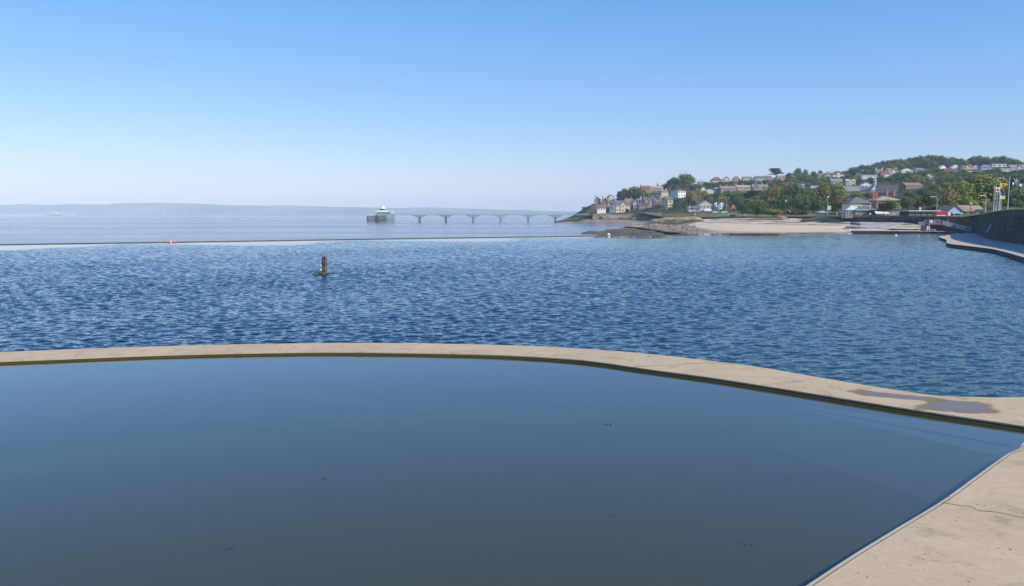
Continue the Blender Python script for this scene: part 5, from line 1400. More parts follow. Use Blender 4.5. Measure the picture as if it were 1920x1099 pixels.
# ============================================================ RAMP AND RAILINGS
def railing(pts, h, step, label, name='railing', m=None, infill=True):
    m = m or mat('galvanised', (.45, .47, .47), .4, metal=.2)
    t = empty(name, pts[0], 0, label, 'railing'); P = [Vector(p) - Vector(pts[0]) for p in pts]
    mb = MB(); mb.tube([p + Vector((0, 0, h)) for p in P], .045, 6); mb.build('top_rail', m, t)
    mb = MB(); mb.tube([p + Vector((0, 0, h * .12)) for p in P], .03, 6); mb.build('bottom_rail', m, t)
    for a, b_ in zip(P, P[1:]):
        n = max(1, int((b_ - a).length / step))
        for i in range(n + 1):
            q = a.lerp(b_, i / n); mb = MB(); mb.box(q.x - .05, q.x + .05, q.y - .05, q.y + .05, q.z - .3, q.z + h + .05); mb.build('rail_post', m, t)
        if infill:
            mb = MB(); nn_ = int((b_ - a).length / .3)
            for i in range(nn_): 
                q = a.lerp(b_, i / nn_); mb.box(q.x - .018, q.x + .018, q.y - .018, q.y + .018, q.z + .12, q.z + h)
            mb.build('infill_bars', m, t)
    return t
ra = [at(1744, 420.2, 243), at(1766, 421.4, 240), at(1790, 428, 230), at(1812, 433.6, 217), at(1822, 434.6, 214)]
rb = [p + Vector((2.2, 4.5, 0)) for p in ra]
mb = MB(); n = len(ra)
mb.add([tuple(p) for p in ra] + [tuple(p) for p in rb], [(i, i + 1, n + i + 1, n + i) for i in range(n - 1)])
mb.add([tuple(p) for p in ra] + [(p.x, p.y, PZ - .3) for p in ra], [(i, n + i, n + i + 1, i + 1) for i in range(n - 1)], 1)
mb.add([(ra[0].x, ra[0].y, PZ - .3), tuple(ra[0]), tuple(rb[0]), (rb[0].x, rb[0].y, PZ - .3)], [(0, 1, 2, 3)], 1)
o = mb.build('access_ramp', [m_walk, mat('ramp_side', (.085, .05, .04), .9, .25, .5)]); tag(o, 'pale concrete ramp descending from the sea wall to the lakeside', 'ramp')
railing([tuple(p) for p in rb], 1.15, 2.0, 'long grey railing along the back of the descending ramp')
railing([tuple(at(1722, 428, 246)), tuple(at(1731, 427, 247))], 1.6, .6, 'short tall grey railing left of the seated figure')
railing([tuple(at(1733, 421.2, 250)), tuple(at(1762, 420.2, 249))], 1.25, 1.2, 'upper grey railing at the head of the ramp')
t = empty('no_entry_sign', at(1777, 421.5, 236), 0, 'small round red sign on a post on the ramp railing', 'sign')
mb = MB(); mb.tube([(0, 0, -1), (0, 0, 1.2)], .04, 6); mb.build('sign_post', m_lp, t)
mb = MB(); mb.lathe([(0, 0), (.28, 0), (.28, .05), (0, .05)], 14); o = mb.build('disc', mat('kiosk_red', (.62, .03, .04), .5), t); o.rotation_euler = (R(90), 0, 0); o.location = (0, -.05, 1.2)
t = empty('white_notice', at(1746, 415, 248.2), 0, 'white square notice tied to the upper ramp railing', 'sign')
mb = MB(); mb.box(-.45, .45, -.06, -.01, -.4, .4); mb.build('panel', m_white, t)
# rails along the seawall top by the terrace
p0, p1 = at(1640, 406, 303.5), at(1738, 406.3, 302)
# ============================================================ PARASOLS, PLANTERS
def parasol(px, py, Y, label, r=1.0):
    p = at(px, py, Y); t = empty('parasol', p, 0, label, 'parasol')
    mb = MB(); mb.tube([(0, 0, 0), (0, 0, 1.3)], .035, 6); mb.build('pole', m_lp, t)
    mb = MB(); mb.lathe([(r, .75), (r * .55, 1.1), (.04, 1.32)], 10); mb.build('canopy', m_white, t)
parasol(1631, 406, 310, 'white parasol below the restaurant windows', .42)
parasol(1660, 406, 310, 'white parasol under the right end of the awning', .45)
parasol(1675.5, 406, 310, 'smallest white parasol right of the awning', .3)
def planter(px, py, Y, w, label, col):
    p = at(px, py, Y); t = empty('planter', p, 0, label, 'planter')
    mb = MB(); mb.box(-w, w, 0, .6, -.2, .35); mb.build('trough', mat('planter_wood', (.12, .07, .04), .8), t)
    mb = MB(); rq = random.Random(int(px))
    for i in range(260):
        q = Vector((rq.uniform(-w, w), rq.uniform(-.1, .7), .35 + abs(rq.gauss(0, .35)))); s_ = .09
        a = Vector((rq.gauss(0, 1), rq.gauss(0, 1), rq.gauss(0, 1))).normalized() * s_; b_ = a.orthogonal().normalized() * s_
        mb.add([q - a, q - b_, q + a, q + b_], [(0, 1, 2, 3)])
    mb.build('foliage', mat('planter_leaf_' + col, {'green': (.05, .09, .03), 'rust': (.30, .15, .08)}[col], .9, .3, 8), t)
planter(1607.5, 406, 306, 1.1, 'rusty leaved planter left of the green one on the terrace', 'rust')
planter(1622, 406, 306, 1.2, 'green leaved planter before the restaurant windows', 'green')

# ============================================================ CARS
def make_car(col, label, van=False):
    t = empty('parked_car', (0, 0, 0), 0, label, 'car', 'cars parked along the seafront')
    prof = [(-2.1, .35), (-2.1, .75), (-1.9, .95), (-1.15, 1.02), (-.55, 1.42), (.75, 1.45), (1.45, 1.05), (2.0, .98), (2.12, .6), (2.1, .35)]
    if van: prof = [(-2.3, .35), (-2.3, .9), (-1.9, 1.15), (-1.3, 1.9), (2.3, 2.0), (2.35, .35)]
    n = len(prof); mb = MB()
    mb.add([(x, -.85 + .1 * (z > 1.1), z) for x, z in prof] + [(x, .85 - .1 * (z > 1.1), z) for x, z in prof], [tuple(range(n)), tuple(range(2 * n - 1, n - 1, -1))] + [(i, n + i, n + (i + 1) % n, (i + 1) % n) for i in range(n)])
    mb.build('body', mat('car_' + col, {'white': (.72, .72, .72), 'silver': (.42, .43, .45), 'dark': (.04, .045, .06), 'blue': (.04, .08, .22), 'red': (.35, .03, .03)}[col], .25, .04, 1, spec=.6), t)
    for s_ in (-1, 1):
        mb = MB(); y = s_ * .80
        q = [(-1.0, 1.03), (-.52, 1.36), (.68, 1.38), (1.25, 1.06)] if not van else [(-1.7, 1.2), (-1.25, 1.75), (-.4, 1.78), (-.4, 1.2)]
        mb.add([(x, y + s_ * (-.04 if z > 1.2 else .055), z) for x, z in q], [(0, 1, 2, 3) if s_ > 0 else (3, 2, 1, 0)]); mb.build('side_window', M_GLASS, t)
        for x in (-1.35, 1.3):
            mb = MB(); mb.lathe([(0, -.1), (.31, -.1), (.31, .1), (0, .1)], 12); w = mb.build('wheel', mat('tyre', (.02, .02, .02), .9), t); w.rotation_euler = (R(90), 0, 0); w.location = (x, s_ * .82, .31)
    return t
cars = [(1517, 400.5, 460, 'white', 0), (1525, 400.5, 462, 'silver', 0), (1534.5, 400.5, 458, 'white', 0), (1541.5, 400.5, 455, 'white', 0), (1560, 402, 440, 'white', 0), (1571, 402.2, 436, 'silver', 0), (1576.5, 402.3, 430, 'white', 0), (1587, 402, 436, 'blue', 0),
        (1219, 396, 757, 'silver', 0), (1227, 396, 756, 'white', 0), (1232.5, 396, 755, 'white', 1), (1297, 398, 600, 'white', 0), (1304, 398.3, 590, 'silver', 1), (1341, 400, 560, 'white', 0), (1352, 400.2, 555, 'silver', 0), (1358, 400.2, 548, 'white', 0), (1700, 407, 330, 'dark', 0), (1838, 406.6, 240, 'dark', 0)]
car_lab = ['leftmost white car of the row behind the green', 'silver car second in the row behind the green', 'white car third in the row behind the green', 'white car just left of the tall lantern lamp', 'white car just right of the tall lantern lamp', 'silver car left of the restaurant car',
           'white car nearest the restaurant porch', 'blue car tucked behind the restaurant porch', 'silver car left of the white ones under the scaffolded house', 'white car parked under the scaffolded house', 'white van parked below the scaffolded house', 'white car left of the white marquee', 'silver van close to the left of the marquee',
           'white car under the left twin gable', 'silver car under the right twin gable', 'white car right of the twin gables', 'dark car behind the terrace screens', 'black car in front of the boathouse windows']
for (px, py, Y, col, van), lab in zip(cars, car_lab):
    c = make_car(col, lab, van); p = at(px, py, Y); c.location = p; c.rotation_euler = (0, 0, R(random.uniform(-8, 8) + (180 if random.random() < .5 else 0)))
    RECTS.append((px - 4, px + 4, py - 4, py - .5, Y))

# ============================================================ PEOPLE
SKIN = mat('skin', (.50, .30, .21), .6)
def person(px, py, Y, top, bottom, label, pose='stand', yaw=0, hair=(.06, .04, .03), scale=1.0, z=None):
    p = at(px, py, Y)
    if z is not None: p.z = z
    J = {}
    if pose == 'stand':
        J = dict(pel=(0, 0, .95), ab=(0, 0, 1.12), ch=(0, .0, 1.34), nk=(0, 0, 1.5), hd=(0, -.02, 1.60), ht=(0, -.01, 1.73),
                 sl=(-.19, 0, 1.42), el=(-.25, .02, 1.15), wl=(-.25, -.05, .90), hl=(-.25, -.07, .80), sr=(.19, 0, 1.42), er=(.25, .02, 1.15), wr=(.25, -.06, .90), hr=(.25, -.08, .80),
                 tl=(-.10, 0, .88), kl=(-.11, -.02, .50), al=(-.11, .02, .08), fl=(-.12, -.14, .04), tr=(.10, 0, .88), kr=(.12, -.03, .50), ar=(.13, .02, .08), fr=(.14, -.14, .04))
    elif pose == 'walk':
        J = dict(pel=(0, 0, .94), ab=(0, 0, 1.12), ch=(0, -.03, 1.34), nk=(0, -.03, 1.5), hd=(0, -.06, 1.60), ht=(0, -.05, 1.73),
                 sl=(-.19, -.02, 1.42), el=(-.24, .14, 1.18), wl=(-.23, .10, .94), hl=(-.23, .06, .86), sr=(.19, -.02, 1.42), er=(.24, -.12, 1.18), wr=(.22, -.28, 1.0), hr=(.21, -.34, .94),
                 tl=(-.10, 0, .87), kl=(-.11, -.20, .52), al=(-.11, -.30, .10), fl=(-.11, -.44, .05), tr=(.10, 0, .87), kr=(.11, .06, .48), ar=(.11, .34, .15), fr=(.11, .24, .04))
    else:                                        # seated on the ground / bench, .45 high
        J = dict(pel=(0, 0, .50), ab=(0, .02, .68), ch=(0, -.02, .90), nk=(0, -.05, 1.06), hd=(0, -.09, 1.16), ht=(0, -.08, 1.29),
                 sl=(-.19, -.02, .98), el=(-.24, -.14, .74), wl=(-.16, -.36, .66), hl=(-.12, -.44, .63), sr=(.19, -.02, .98), er=(.24, -.14, .74), wr=(.16, -.36, .66), hr=(.12, -.44, .63),
                 tl=(-.10, -.05, .50), kl=(-.12, -.46, .52), al=(-.12, -.50, .10), fl=(-.12, -.64, .05), tr=(.10, -.05, .50), kr=(.12, -.46, .52), ar=(.12, -.50, .10), fr=(.12, -.64, .05))
    rad = dict(pel=.155, ab=.14, ch=.165, nk=.06, hd=.085, ht=.075, sl=.065, el=.045, wl=.032, hl=.035, sr=.065, er=.045, wr=.032, hr=.035, tl=.095, kl=.062, al=.042, fl=.035, tr=.095, kr=.062, ar=.042, fr=.035)
    keys = list(J); E = [('pel', 'ab'), ('ab', 'ch'), ('ch', 'nk'), ('nk', 'hd'), ('hd', 'ht'), ('ch', 'sl'), ('sl', 'el'), ('el', 'wl'), ('wl', 'hl'), ('ch', 'sr'), ('sr', 'er'), ('er', 'wr'), ('wr', 'hr'), ('pel', 'tl'), ('tl', 'kl'), ('kl', 'al'), ('al', 'fl'), ('pel', 'tr'), ('tr', 'kr'), ('kr', 'ar'), ('ar', 'fr')]
    me = bpy.data.meshes.new('skel'); me.from_pydata([J[k] for k in keys], [(keys.index(a), keys.index(b_)) for a, b_ in E], [])
    so = bpy.data.objects.new('skel', me); COL.objects.link(so)
    sk = so.modifiers.new('s', 'SKIN'); sub = so.modifiers.new('u', 'SUBSURF'); sub.levels = 1; sub.render_levels = 1
    for i, k in enumerate(keys):
        v = me.skin_vertices[0].data[i]; v.radius = (rad[k], rad[k] * (.75 if k in ('ab', 'ch', 'pel') else 1)); v.use_root = (k == 'pel')
    dg = bpy.context.evaluated_depsgraph_get(); dg.update()
    bm_ = bpy.data.meshes.new_from_object(so.evaluated_get(dg)); bpy.data.objects.remove(so)
    bm_.name = 'person'; bm_.materials.clear()
    for m in (SKIN, mat('cloth_' + top, CL[top], .9, .1, 4), mat('cloth_' + bottom, CL[bottom], .9, .1, 4), mat('shoe', (.03, .03, .03), .7)): bm_.materials.append(m)
    ch, pel = Vector(J['ch']), Vector(J['pel'])
    for f in bm_.polygons:
        c = f.center
        d = {k: (c - Vector(J[k])).length for k in keys}; kk = min(d, key=d.get)
        f.material_index = 0 if kk in ('nk', 'hd', 'ht', 'wl', 'hl', 'wr', 'hr') else 1 if kk in ('ab', 'ch', 'sl', 'sr', 'el', 'er') else 3 if kk in ('fl', 'fr') else 2
        f.use_smooth = True
    o = link('person', bm_, None, p); o.rotation_euler = (0, 0, R(yaw)); o.scale = (scale,) * 3
    tag(o, label, 'person')
    h = Vector(J['hd']); mb = MB()
    mb.lathe([(.10, .02), (.105, .08), (.085, .14), (.03, .175)], 10); ho = mb.build('hair', mat('hair_%02d' % int(hair[0] * 100), hair, .8), o, True); ho.location = h + Vector((0, .015, 0))
    return o
CL = dict(white=(.75, .74, .72), red=(.45, .04, .05), dark=(.03, .03, .04), blue=(.06, .12, .32), beige=(.45, .38, .28), pink=(.6, .32, .34), grey=(.25, .25, .27), denim=(.06, .09, .17))
person(1390.5, 408.2, 405, 'white', 'dark', 'left walker in white of the pair at the top of the beach', 'walk', 80)
person(1395.2, 408.3, 405, 'white', 'denim', 'right walker in white of the pair at the top of the beach', 'walk', 80)
person(1549, 406, 368, 'dark', 'dark', 'person in black sitting at the left of the group on the sea wall', 'sit', -20)
person(1554, 406, 366, 'red', 'dark', 'person in red standing right in the group on the sea wall', 'stand', 30)
person(1551.5, 406, 367, 'grey', 'dark', 'person in grey standing amid the group on the sea wall', 'stand', 0)
person(1569, 405.5, 372, 'white', 'beige', 'person in white standing on the green before the cars', 'stand', 40)
person(1581.5, 405.5, 372, 'white', 'beige', 'person in white nearest the restaurant porch', 'stand', -40)
person(1481.5, 399.3, 430, 'white', 'grey', 'person in white sitting on the green by the dark trees', 'sit', 20)
person(1303, 406.3, 470, 'white', 'beige', 'person in pale clothes standing above the dry grass bank', 'stand', 0, scale=1.15)
person(1297.5, 407.2, 470, 'dark', 'dark', 'person in dark clothes left of the pale one above the bank', 'stand', 0)
person(1328, 410.7, 440, 'dark', 'dark', 'person in black sitting alone on the sand', 'sit', 10)
person(1367, 406.5, 450, 'white', 'beige', 'person in white left of the orange roofed shelter', 'stand', 60)
person(1378, 406.5, 450, 'pink', 'grey', 'person in pink seated right of the orange roofed shelter', 'sit', 0)
person(1740.6, 431.3, 240, 'pink', 'grey', 'person in pink seated on the lakeside slab near the ramp', 'sit', 50, z=PZ - .1)
person(1657, 407, 308, 'red', 'dark', 'person in red sitting under the white awning', 'sit', 0)
person(1645.5, 407, 309, 'dark', 'dark', 'person in dark clothes sitting under the left of the awning', 'sit', 0)
person(1687, 406.5, 312, 'pink', 'dark', 'person in pink seated behind the terrace screen', 'sit', 0)
person(1077.5, 401.9, PY, 'dark', 'dark', 'tiny dark figure walking the pier near the headland', 'walk', 90)
person(1005.8, 401.9, PY, 'blue', 'dark', 'tiny figure in blue on the middle of the pier', 'walk', -90)
# dark bin and pale bench near the seated figure
p = at(1733, 431.4, 241); t = empty('storage_box', (p.x, p.y, PZ), 0, 'dark upright box beside the seated person on the slab', 'box')
mb = MB(); mb.box(-.75, .55, -.3, .6, 0, 1.45); mb.build('body', mat('dark_post', (.06, .07, .07), .5), t); mb = MB(); mb.box(-.8, .6, -.36, .66, 1.45, 1.55); mb.build('lid', mat('dark_wall', (.05, .05, .05), .9, .3, .4), t)
p = at(1746, 432, 240); t = empty('bench', (p.x, p.y, PZ), 0, 'low pale bench right of the seated person', 'bench')
mb = MB(); mb.box(-.9, 1.2, -.3, .3, .34, .44); mb.build('seat', mat('bench_pale', (.6, .55, .45), .8), t)
for x in (-.8, 1.0):
    mb = MB(); mb.box(x, x + .12, -.25, .25, 0, .34); mb.build('leg', mat('bench_pale', (.6, .55, .45), .8), t)
for px, w, lab in ((1679, 1.0, 'left dark plank lying on the pale slab'), (1705, 1.0, 'right dark plank lying on the pale slab')):
    p = at(px, 430.2, 250); mb = MB(); mb.box(-w, w, -.5, .5, 0, .18); mb.box(-w, w, -.42, -.3, .18, .26); o = mb.build('plank', mat('rust_timber', (.19, .10, .05), .9, .35, .8)); o.location = (p.x, p.y, PZ + .002); tag(o, lab, 'plank')
# dark boulders left of the apron
def boulder(px, py, Y, w, h, label, seed, m=None):
    mb = MB(); n = 12
    for i in range(9):
        ph = math.pi * i / 8
        for k in range(n):
            a = 2 * math.pi * k / n; d = Vector((math.sin(ph) * math.cos(a), math.sin(ph) * math.sin(a), math.cos(ph))); r_ = 1 + .35 * noise.noise(d * 1.7 + Vector((seed, 0, 0)))
            mb.v.append((d.x * w * r_, d.y * w * .8 * r_, d.z * h * r_))
    for i in range(8):
        for k in range(n): mb.f.append((i * n + k, i * n + (k + 1) % n, (i + 1) * n + (k + 1) % n, (i + 1) * n + k)); mb.m.append(0)
    o = mb.build('boulder', m or m_dark_rock); o.location = at(px, py, Y); tag(o, label, 'boulder')
boulder(1599, 419.5, 285, 1.0, .45, 'left dark boulder beside the concrete apron', 1)
boulder(1605, 420.3, 282, 1.3, .5, 'largest dark boulder beside the concrete apron', 5)
boulder(1610, 421.3, 279, .8, .35, 'right dark boulder at the edge of the concrete apron', 8)
boulder(1050, 417.6, 770, 1.0, .8, 'lone dark rock off the tip of the headland rocks', 12)
p = ground(1592.5, 432.8, .3)
mb = MB(); mb.lathe([(0, 0), (.9, .05), (.7, .3), (.2, .42), (0, .44)], 10); o = mb.build('upturned_dinghy', mat('pale_pink_hull', (.7, .45, .4), .5)); o.location = p; o.scale = (1.3, .8, 1); tag(o, 'small pale pink upturned hull at the left end of the slab', 'dinghy')

# ============================================================ FAR SHORE
Yf = 7620
x = (105 - 960) / F_PX * Yf
t = empty('distant_works', (x, Yf, 2), 0, 'pale industrial works on the far shore at the left', 'factory'); k = mpp(Yf)
m_pale = mat('pale_cladding', (.55, .53, .47), .8, .05)
for a, b_, h in ((-17, 32, 1.5), (-15, -6, 3), (-5, 4, 5.5), (4, 14, 2.6), (-90, -20, 1.6), (-110, -92, 2.2)):
    mb = MB(); mb.box(a * k, b_ * k, 0, 60, -6, h * k)
    mb.box(a * k + 3, a * k + 12, 5, 30, h * k, h * k + 5)
    mb.build('shed', m_pale, t)
mb = MB(); mb.lathe([(2 * k, 5.5 * k), (2 * k, 6.6 * k), (.5 * k, 7 * k)], 12, 0, 30); mb.build('silo', m_pale, t)
def turbine(px, h, label, blade=0):
    x = (px - 960) / F_PX * Yf; t = empty('wind_turbine', (x, Yf, 1), 0, label, 'wind turbine'); H_ = h * k
    mb = MB(); mb.tube([(0, 0, 0), (0, 0, H_)], [2.2, 1.3], 8); mb.build('tower', m_white, t)
    mb = MB(); mb.box(-1.6, 1.6, -5, 4, H_ - 1.5, H_ + 1.8); mb.build('nacelle', m_white, t)
    for i in range(3):
        a = R(90 + 120 * i + blade); L_ = H_ * .55
        mb = MB(); mb.tube([(0, -5.2, H_), (math.cos(a) * L_ * .3, -5.2, H_ + math.sin(a) * L_ * .3), (math.cos(a) * L_, -5.2, H_ + math.sin(a) * L_)], [1.0, 1.6, .3], 6); mb.build('blade', m_white, t)
turbine(233.5, 7, 'leftmost pale wind turbine on the far shore', 10)
turbine(311, 7, 'second pale wind turbine from the left on the far shore', 40)
turbine(349.5, 8.5, 'largest pale wind turbine on the far shore', 70)
turbine(386, 5, 'smaller pale wind turbine right of the largest one', 20)
turbine(427, 4.5, 'faint rightmost wind turbine on the far shore', 95)

# ============================================================ TREES
def leaf_mat(name, c1, c2):
    m = mat(name, c1, .9, 0, .55, rand=.18, spec=.08, col2=c2)
    nt = m.node_tree; b = nt.nodes['Principled BSDF']
    return m
LEAF = dict(dark=leaf_mat('leaf_dark', (0.053, 0.080, 0.026), (0.130, 0.165, 0.053)), mid=leaf_mat('leaf_mid', (0.094, 0.136, 0.033), (0.201, 0.248, 0.065)),
            olive=leaf_mat('leaf_olive', (0.142, 0.153, 0.041), (0.295, 0.283, 0.071)), rust=leaf_mat('leaf_rust', (0.165, 0.130, 0.053), (0.295, 0.224, 0.094)),
            bright=leaf_mat('leaf_bright', (0.153, 0.195, 0.035), (0.319, 0.354, 0.071)), pine=leaf_mat('leaf_pine', (0.024, 0.042, 0.021), (0.059, 0.088, 0.035)))
m_bark = mat('bark', (.10, .08, .06), .95, .3, 3)
def crown_mesh(seed, kind, leaf, n=2600):
    rq = np.random.default_rng(seed)
    lobes = []
    if kind == 'broad':
        for i in range(15):
            a = rq.uniform(0, 6.28); r_ = rq.uniform(.0, .33); z = rq.uniform(.35, .80); sz = rq.uniform(.15, .26) * (1.1 - .35 * abs(z - .55))
            r_ *= math.sqrt(max(.1, 1 - ((z - .5) / .5) ** 2)); lobes.append((r_ * math.cos(a), r_ * math.sin(a), z, sz, sz * .85))
        lobes.append((0, 0, .55, .3, .3))
    elif kind == 'dome':
        for i in range(18):
            a = rq.uniform(0, 6.28); r_ = rq.uniform(0, .36); z = .12 + .62 * (1 - (r_ / .42) ** 2) * rq.uniform(.5, 1); lobes.append((r_ * math.cos(a), r_ * math.sin(a), z, rq.uniform(.14, .2), rq.uniform(.12, .18)))
        lobes.append((0, 0, .35, .34, .33))
    elif kind == 'pine':
        for i in range(9):
            z = .5 + .48 * (i / 8); w = .42 * (1.1 - z * .7); a = rq.uniform(0, 6.28); r_ = rq.uniform(.05, w * .7); lobes.append((r_ * math.cos(a) + .12 * (z - .5), r_ * math.sin(a), z, rq.uniform(.16, .24), .045))
    elif kind == 'tall':
        for i in range(12):
            z = .2 + .7 * i / 11; a = rq.uniform(0, 6.28); r_ = .16 * (1 - z * .5); lobes.append((r_ * math.cos(a), r_ * math.sin(a), z, .22 * (1.15 - z * .8), .14))
    else:                                        # bush
        for i in range(9):
            a = rq.uniform(0, 6.28); r_ = rq.uniform(.05, .33); lobes.append((r_ * math.cos(a), r_ * math.sin(a), rq.uniform(.2, .6), rq.uniform(.16, .24), rq.uniform(.2, .32)))
    lobes = np.array(lobes); w = lobes[:, 3] ** 2; pick = rq.choice(len(lobes), n, p=w / w.sum()); Lb = lobes[pick]
    d = rq.normal(size=(n, 3)); d /= np.linalg.norm(d, axis=1)[:, None]; rad = rq.uniform(.55, 1.08, n)[:, None] ** .6
    P = Lb[:, :3] + d * rad * np.stack([Lb[:, 3], Lb[:, 3], Lb[:, 4]], 1)
    nrm = d + rq.normal(size=(n, 3)) * .45; nrm[:, 2] += .25; nrm /= np.linalg.norm(nrm, axis=1)[:, None]
    t1 = np.cross(nrm, rq.normal(size=(n, 3))); t1 /= np.linalg.norm(t1, axis=1)[:, None]; t2 = np.cross(nrm, t1)
    s_ = rq.uniform(.016, .042, n)[:, None] * (1.25 if kind == 'bush' else 1)
    m0 = np.percentile(P[:, :2], [.5, 99.5], axis=0); z1 = np.percentile(P[:, 2], 99.7)
    P[:, :2] = (P[:, :2] - (m0[0] + m0[1]) / 2 * .6) / ((m0[1] - m0[0]).mean()) * 1.0; P[:, 2] /= z1
    V = np.stack([P - t1 * s_, P - t2 * s_ * .8, P + t1 * s_, P + t2 * s_ * .8], 1).reshape(-1, 3)
    me = bpy.data.meshes.new('crown'); me.from_pydata(V.tolist(), [], np.arange(4 * n).reshape(-1, 4).tolist()); me.materials.append(leaf)
    return me
def trunk_mesh(seed, kind):
    rq = random.Random(seed); mb = MB(); top = .75 if kind == 'pine' else .55 if kind != 'bush' else .3
    mb.tube([(0, 0, -.25), (0.01, 0, .15), (rq.uniform(-.03, .03), 0, top)], [.035, .026, .012], 7)
    for i in range(6):
        a = rq.uniform(0, 6.28); z = rq.uniform(.15, top * .8); l = rq.uniform(.18, .3)
        mb.tube([(0, 0, z), (math.cos(a) * l * .5, math.sin(a) * l * .5, z + .10), (math.cos(a) * l, math.sin(a) * l, z + .24)], [.012, .008, .004], 5)
    return mb.mesh('trunk', m_bark)
PROTO = {}
for kind in ('broad', 'dome', 'pine', 'tall', 'bush'):
    tm = [trunk_mesh(i * 7 + len(kind), kind) for i in range(2)]
    for lf in LEAF:
        if kind == 'pine' and lf != 'pine': continue
        PROTO[(kind, lf)] = [(crown_mesh(zz * 13 + hash_, kind, LEAF[lf]), tm[zz % 2]) for zz, hash_ in ((0, len(kind) * 31 + len(lf)), (1, len(kind) * 17 + len(lf) * 3), (2, len(lf) * 11 + 5))]
tr = random.Random(21)
LAND = [(1120, 377, 'pinkish tip house'), (1168, 388, 'long cream house'), (1196, 384, 'tall white house'), (1246, 363, 'tall cream villa'), (1256, 379, 'yellow twin gables'), (1278, 361, 'white villa by the domed wood'),
        (1344, 337, 'maroon roofed villa'), (1381, 335, 'brown hipped villa'), (1426, 334, 'long white skyline terrace'), (1332, 358, 'wide white bungalow'), (1366, 356, 'long stone terrace'), (1395, 354, 'pinkish terrace'), (1432, 352, 'pale terrace house'),
        (1324, 383, 'brown gabled seafront house'), (1349, 384, 'twin white gables'), (1472, 393, 'slim dark lamp'), (1504, 348, 'small white cube'), (1551, 387, 'tall lantern lamp'), (1554, 328, 'cream skyline villa'), (1572, 327, 'large white skyline villa'), (1570, 341, 'tall chimney house'), (1596, 341, 'cream gabled house'),
        (1598, 357, 'broad grey hall'), (1609, 328, 'dark glassy block'), (1625, 345, 'white wide gabled house'), (1649, 340, 'green cupola'), (1665, 355, 'long slate hall'), (1621, 324, 'white modern villa'), (1660, 327, 'maroon hipped white house'), (1676, 321, 'cream long roofed house'), (1700, 320, 'low white gabled house'), (1726, 318, 'grey roofed bungalow'),
        (1748, 331, 'tan roofed house'), (1714, 348, 'long brown row'), (1743, 345, 'stone chimneyed house'), (1678, 366, 'orange chimneys'), (1732, 393, 'roof cowl'), (1769, 316, 'left white gabled cottage'), (1783, 320, 'dark red house'), (1793, 314, 'right white gabled cottage'), (1821, 313, 'cream hilltop bungalow'), (1850, 313, 'pale blue bungalow'),
        (1874, 310, 'flat roofed modern house'), (1910, 315, 'grey roof at the right edge'), (1878, 337, 'red roofed cottage'), (1914, 342, 'grey house by the navy flag'), (1816, 395, 'boathouse'), (1615, 385, 'restaurant')]
LCOL = dict(dark='dark green', mid='mid green', olive='olive', rust='rusty brown', bright='yellow green', pine='blackish green')
SEEN = {}
def auto_label(px, pb, pt, kind, lf, w, extra=''):
    cy = (pb + pt) / 2
    lx, ly, nm = min(LAND, key=lambda l: (l[0] - px) ** 2 + 1.6 * (l[1] - cy) ** 2)
    dx, dy = px - lx, cy - ly
    v = 'above' if dy < -4 else 'below' if dy > 4 else ''; h_ = 'left' if dx < -5 else 'right' if dx > 5 else ''
    dirw = (v + ' and ' + h_ + ' of') if v and h_ else (v or (h_ + ' of' if h_ else 'beside'))
    sh = {'dome': 'rounded', 'broad': 'spreading', 'bush': 'low', 'pine': 'layered', 'tall': 'narrow'}[kind]
    body = f"{LCOL[lf]} {sh} {'bush' if kind == 'bush' else 'tree'} {dirw} the {nm}{extra}"
    if len(body.split()) > 14: body = body.replace(' spreading', '').replace(' rounded', '').replace(' inside the hilltop wood', ' in the wood').replace(' on the skyline', ' skyline')
    SEEN[body] = SEEN.get(body, 0) + 1; n = SEEN[body]
    return ('' if n == 1 else ['second ', 'third ', 'fourth ', 'fifth ', 'sixth ', 'seventh ', 'eighth ', 'ninth '][min(n, 9) - 2]) + body
NM = dict(broad='broadleaf_tree', dome='broadleaf_tree', pine='pine_tree', tall='conifer_tree', bush='bush')
def tree(px, pb, pt, wpx, kind, lf, label, group=None, Y=None):
    Yd = Y or land_Y(px, pb); k = mpp(Yd); h = (pb - pt) * k; w = wpx * k
    p = at(px, pb, Yd)
    t = empty(NM[kind], p, tr.uniform(0, 6.28), label, 'bush' if kind == 'bush' else 'tree', group)
    t.scale = (w * 1.05, w * 1.05, h)
    cm, tm = tr.choice(PROTO[(kind, lf)])
    link('crown', cm, t); link('trunk', tm, t)
    return t
# individually recognisable trees
T = tree
T(1455, 337, 316, 26, 'pine', 'pine', 'flat layered pine standing clear on the skyline')
T(1495, 334, 315, 17, 'dome', 'mid', 'rounded skyline tree right of the layered pine'); T(1509, 336, 318, 15, 'dome', 'olive', 'olive skyline tree just right of the rounded one')
T(1527, 334, 321, 16, 'dome', 'mid', 'broad skyline tree left of the cream villa'); T(1479, 336, 324, 14, 'dome', 'dark', 'low dark skyline tree beside the layered pine')
T(1538, 328, 319.5, 9, 'dome', 'dark', 'small dark tree touching the sky above the white slate villa')
T(1188, 375, 350.5, 44, 'dome', 'dark', 'big dark dome of trees on the headland skyline'); T(1170, 375, 354, 26, 'dome', 'dark', 'dark tree at the left edge of the headland wood'); T(1206, 375, 356, 28, 'dome', 'mid', 'green tree at the right edge of the headland wood')
T(1282, 352, 325.5, 44, 'dome', 'mid', 'largest domed tree clump rising above the white villa'); T(1262, 354, 333, 28, 'dome', 'dark', 'dark left shoulder of the large domed clump'); T(1291, 350, 327, 24, 'dome', 'rust', 'rusty topped tree at the right of the domed clump'); T(1247, 354, 344, 18, 'dome', 'dark', 'low dark tree left of the domed clump')
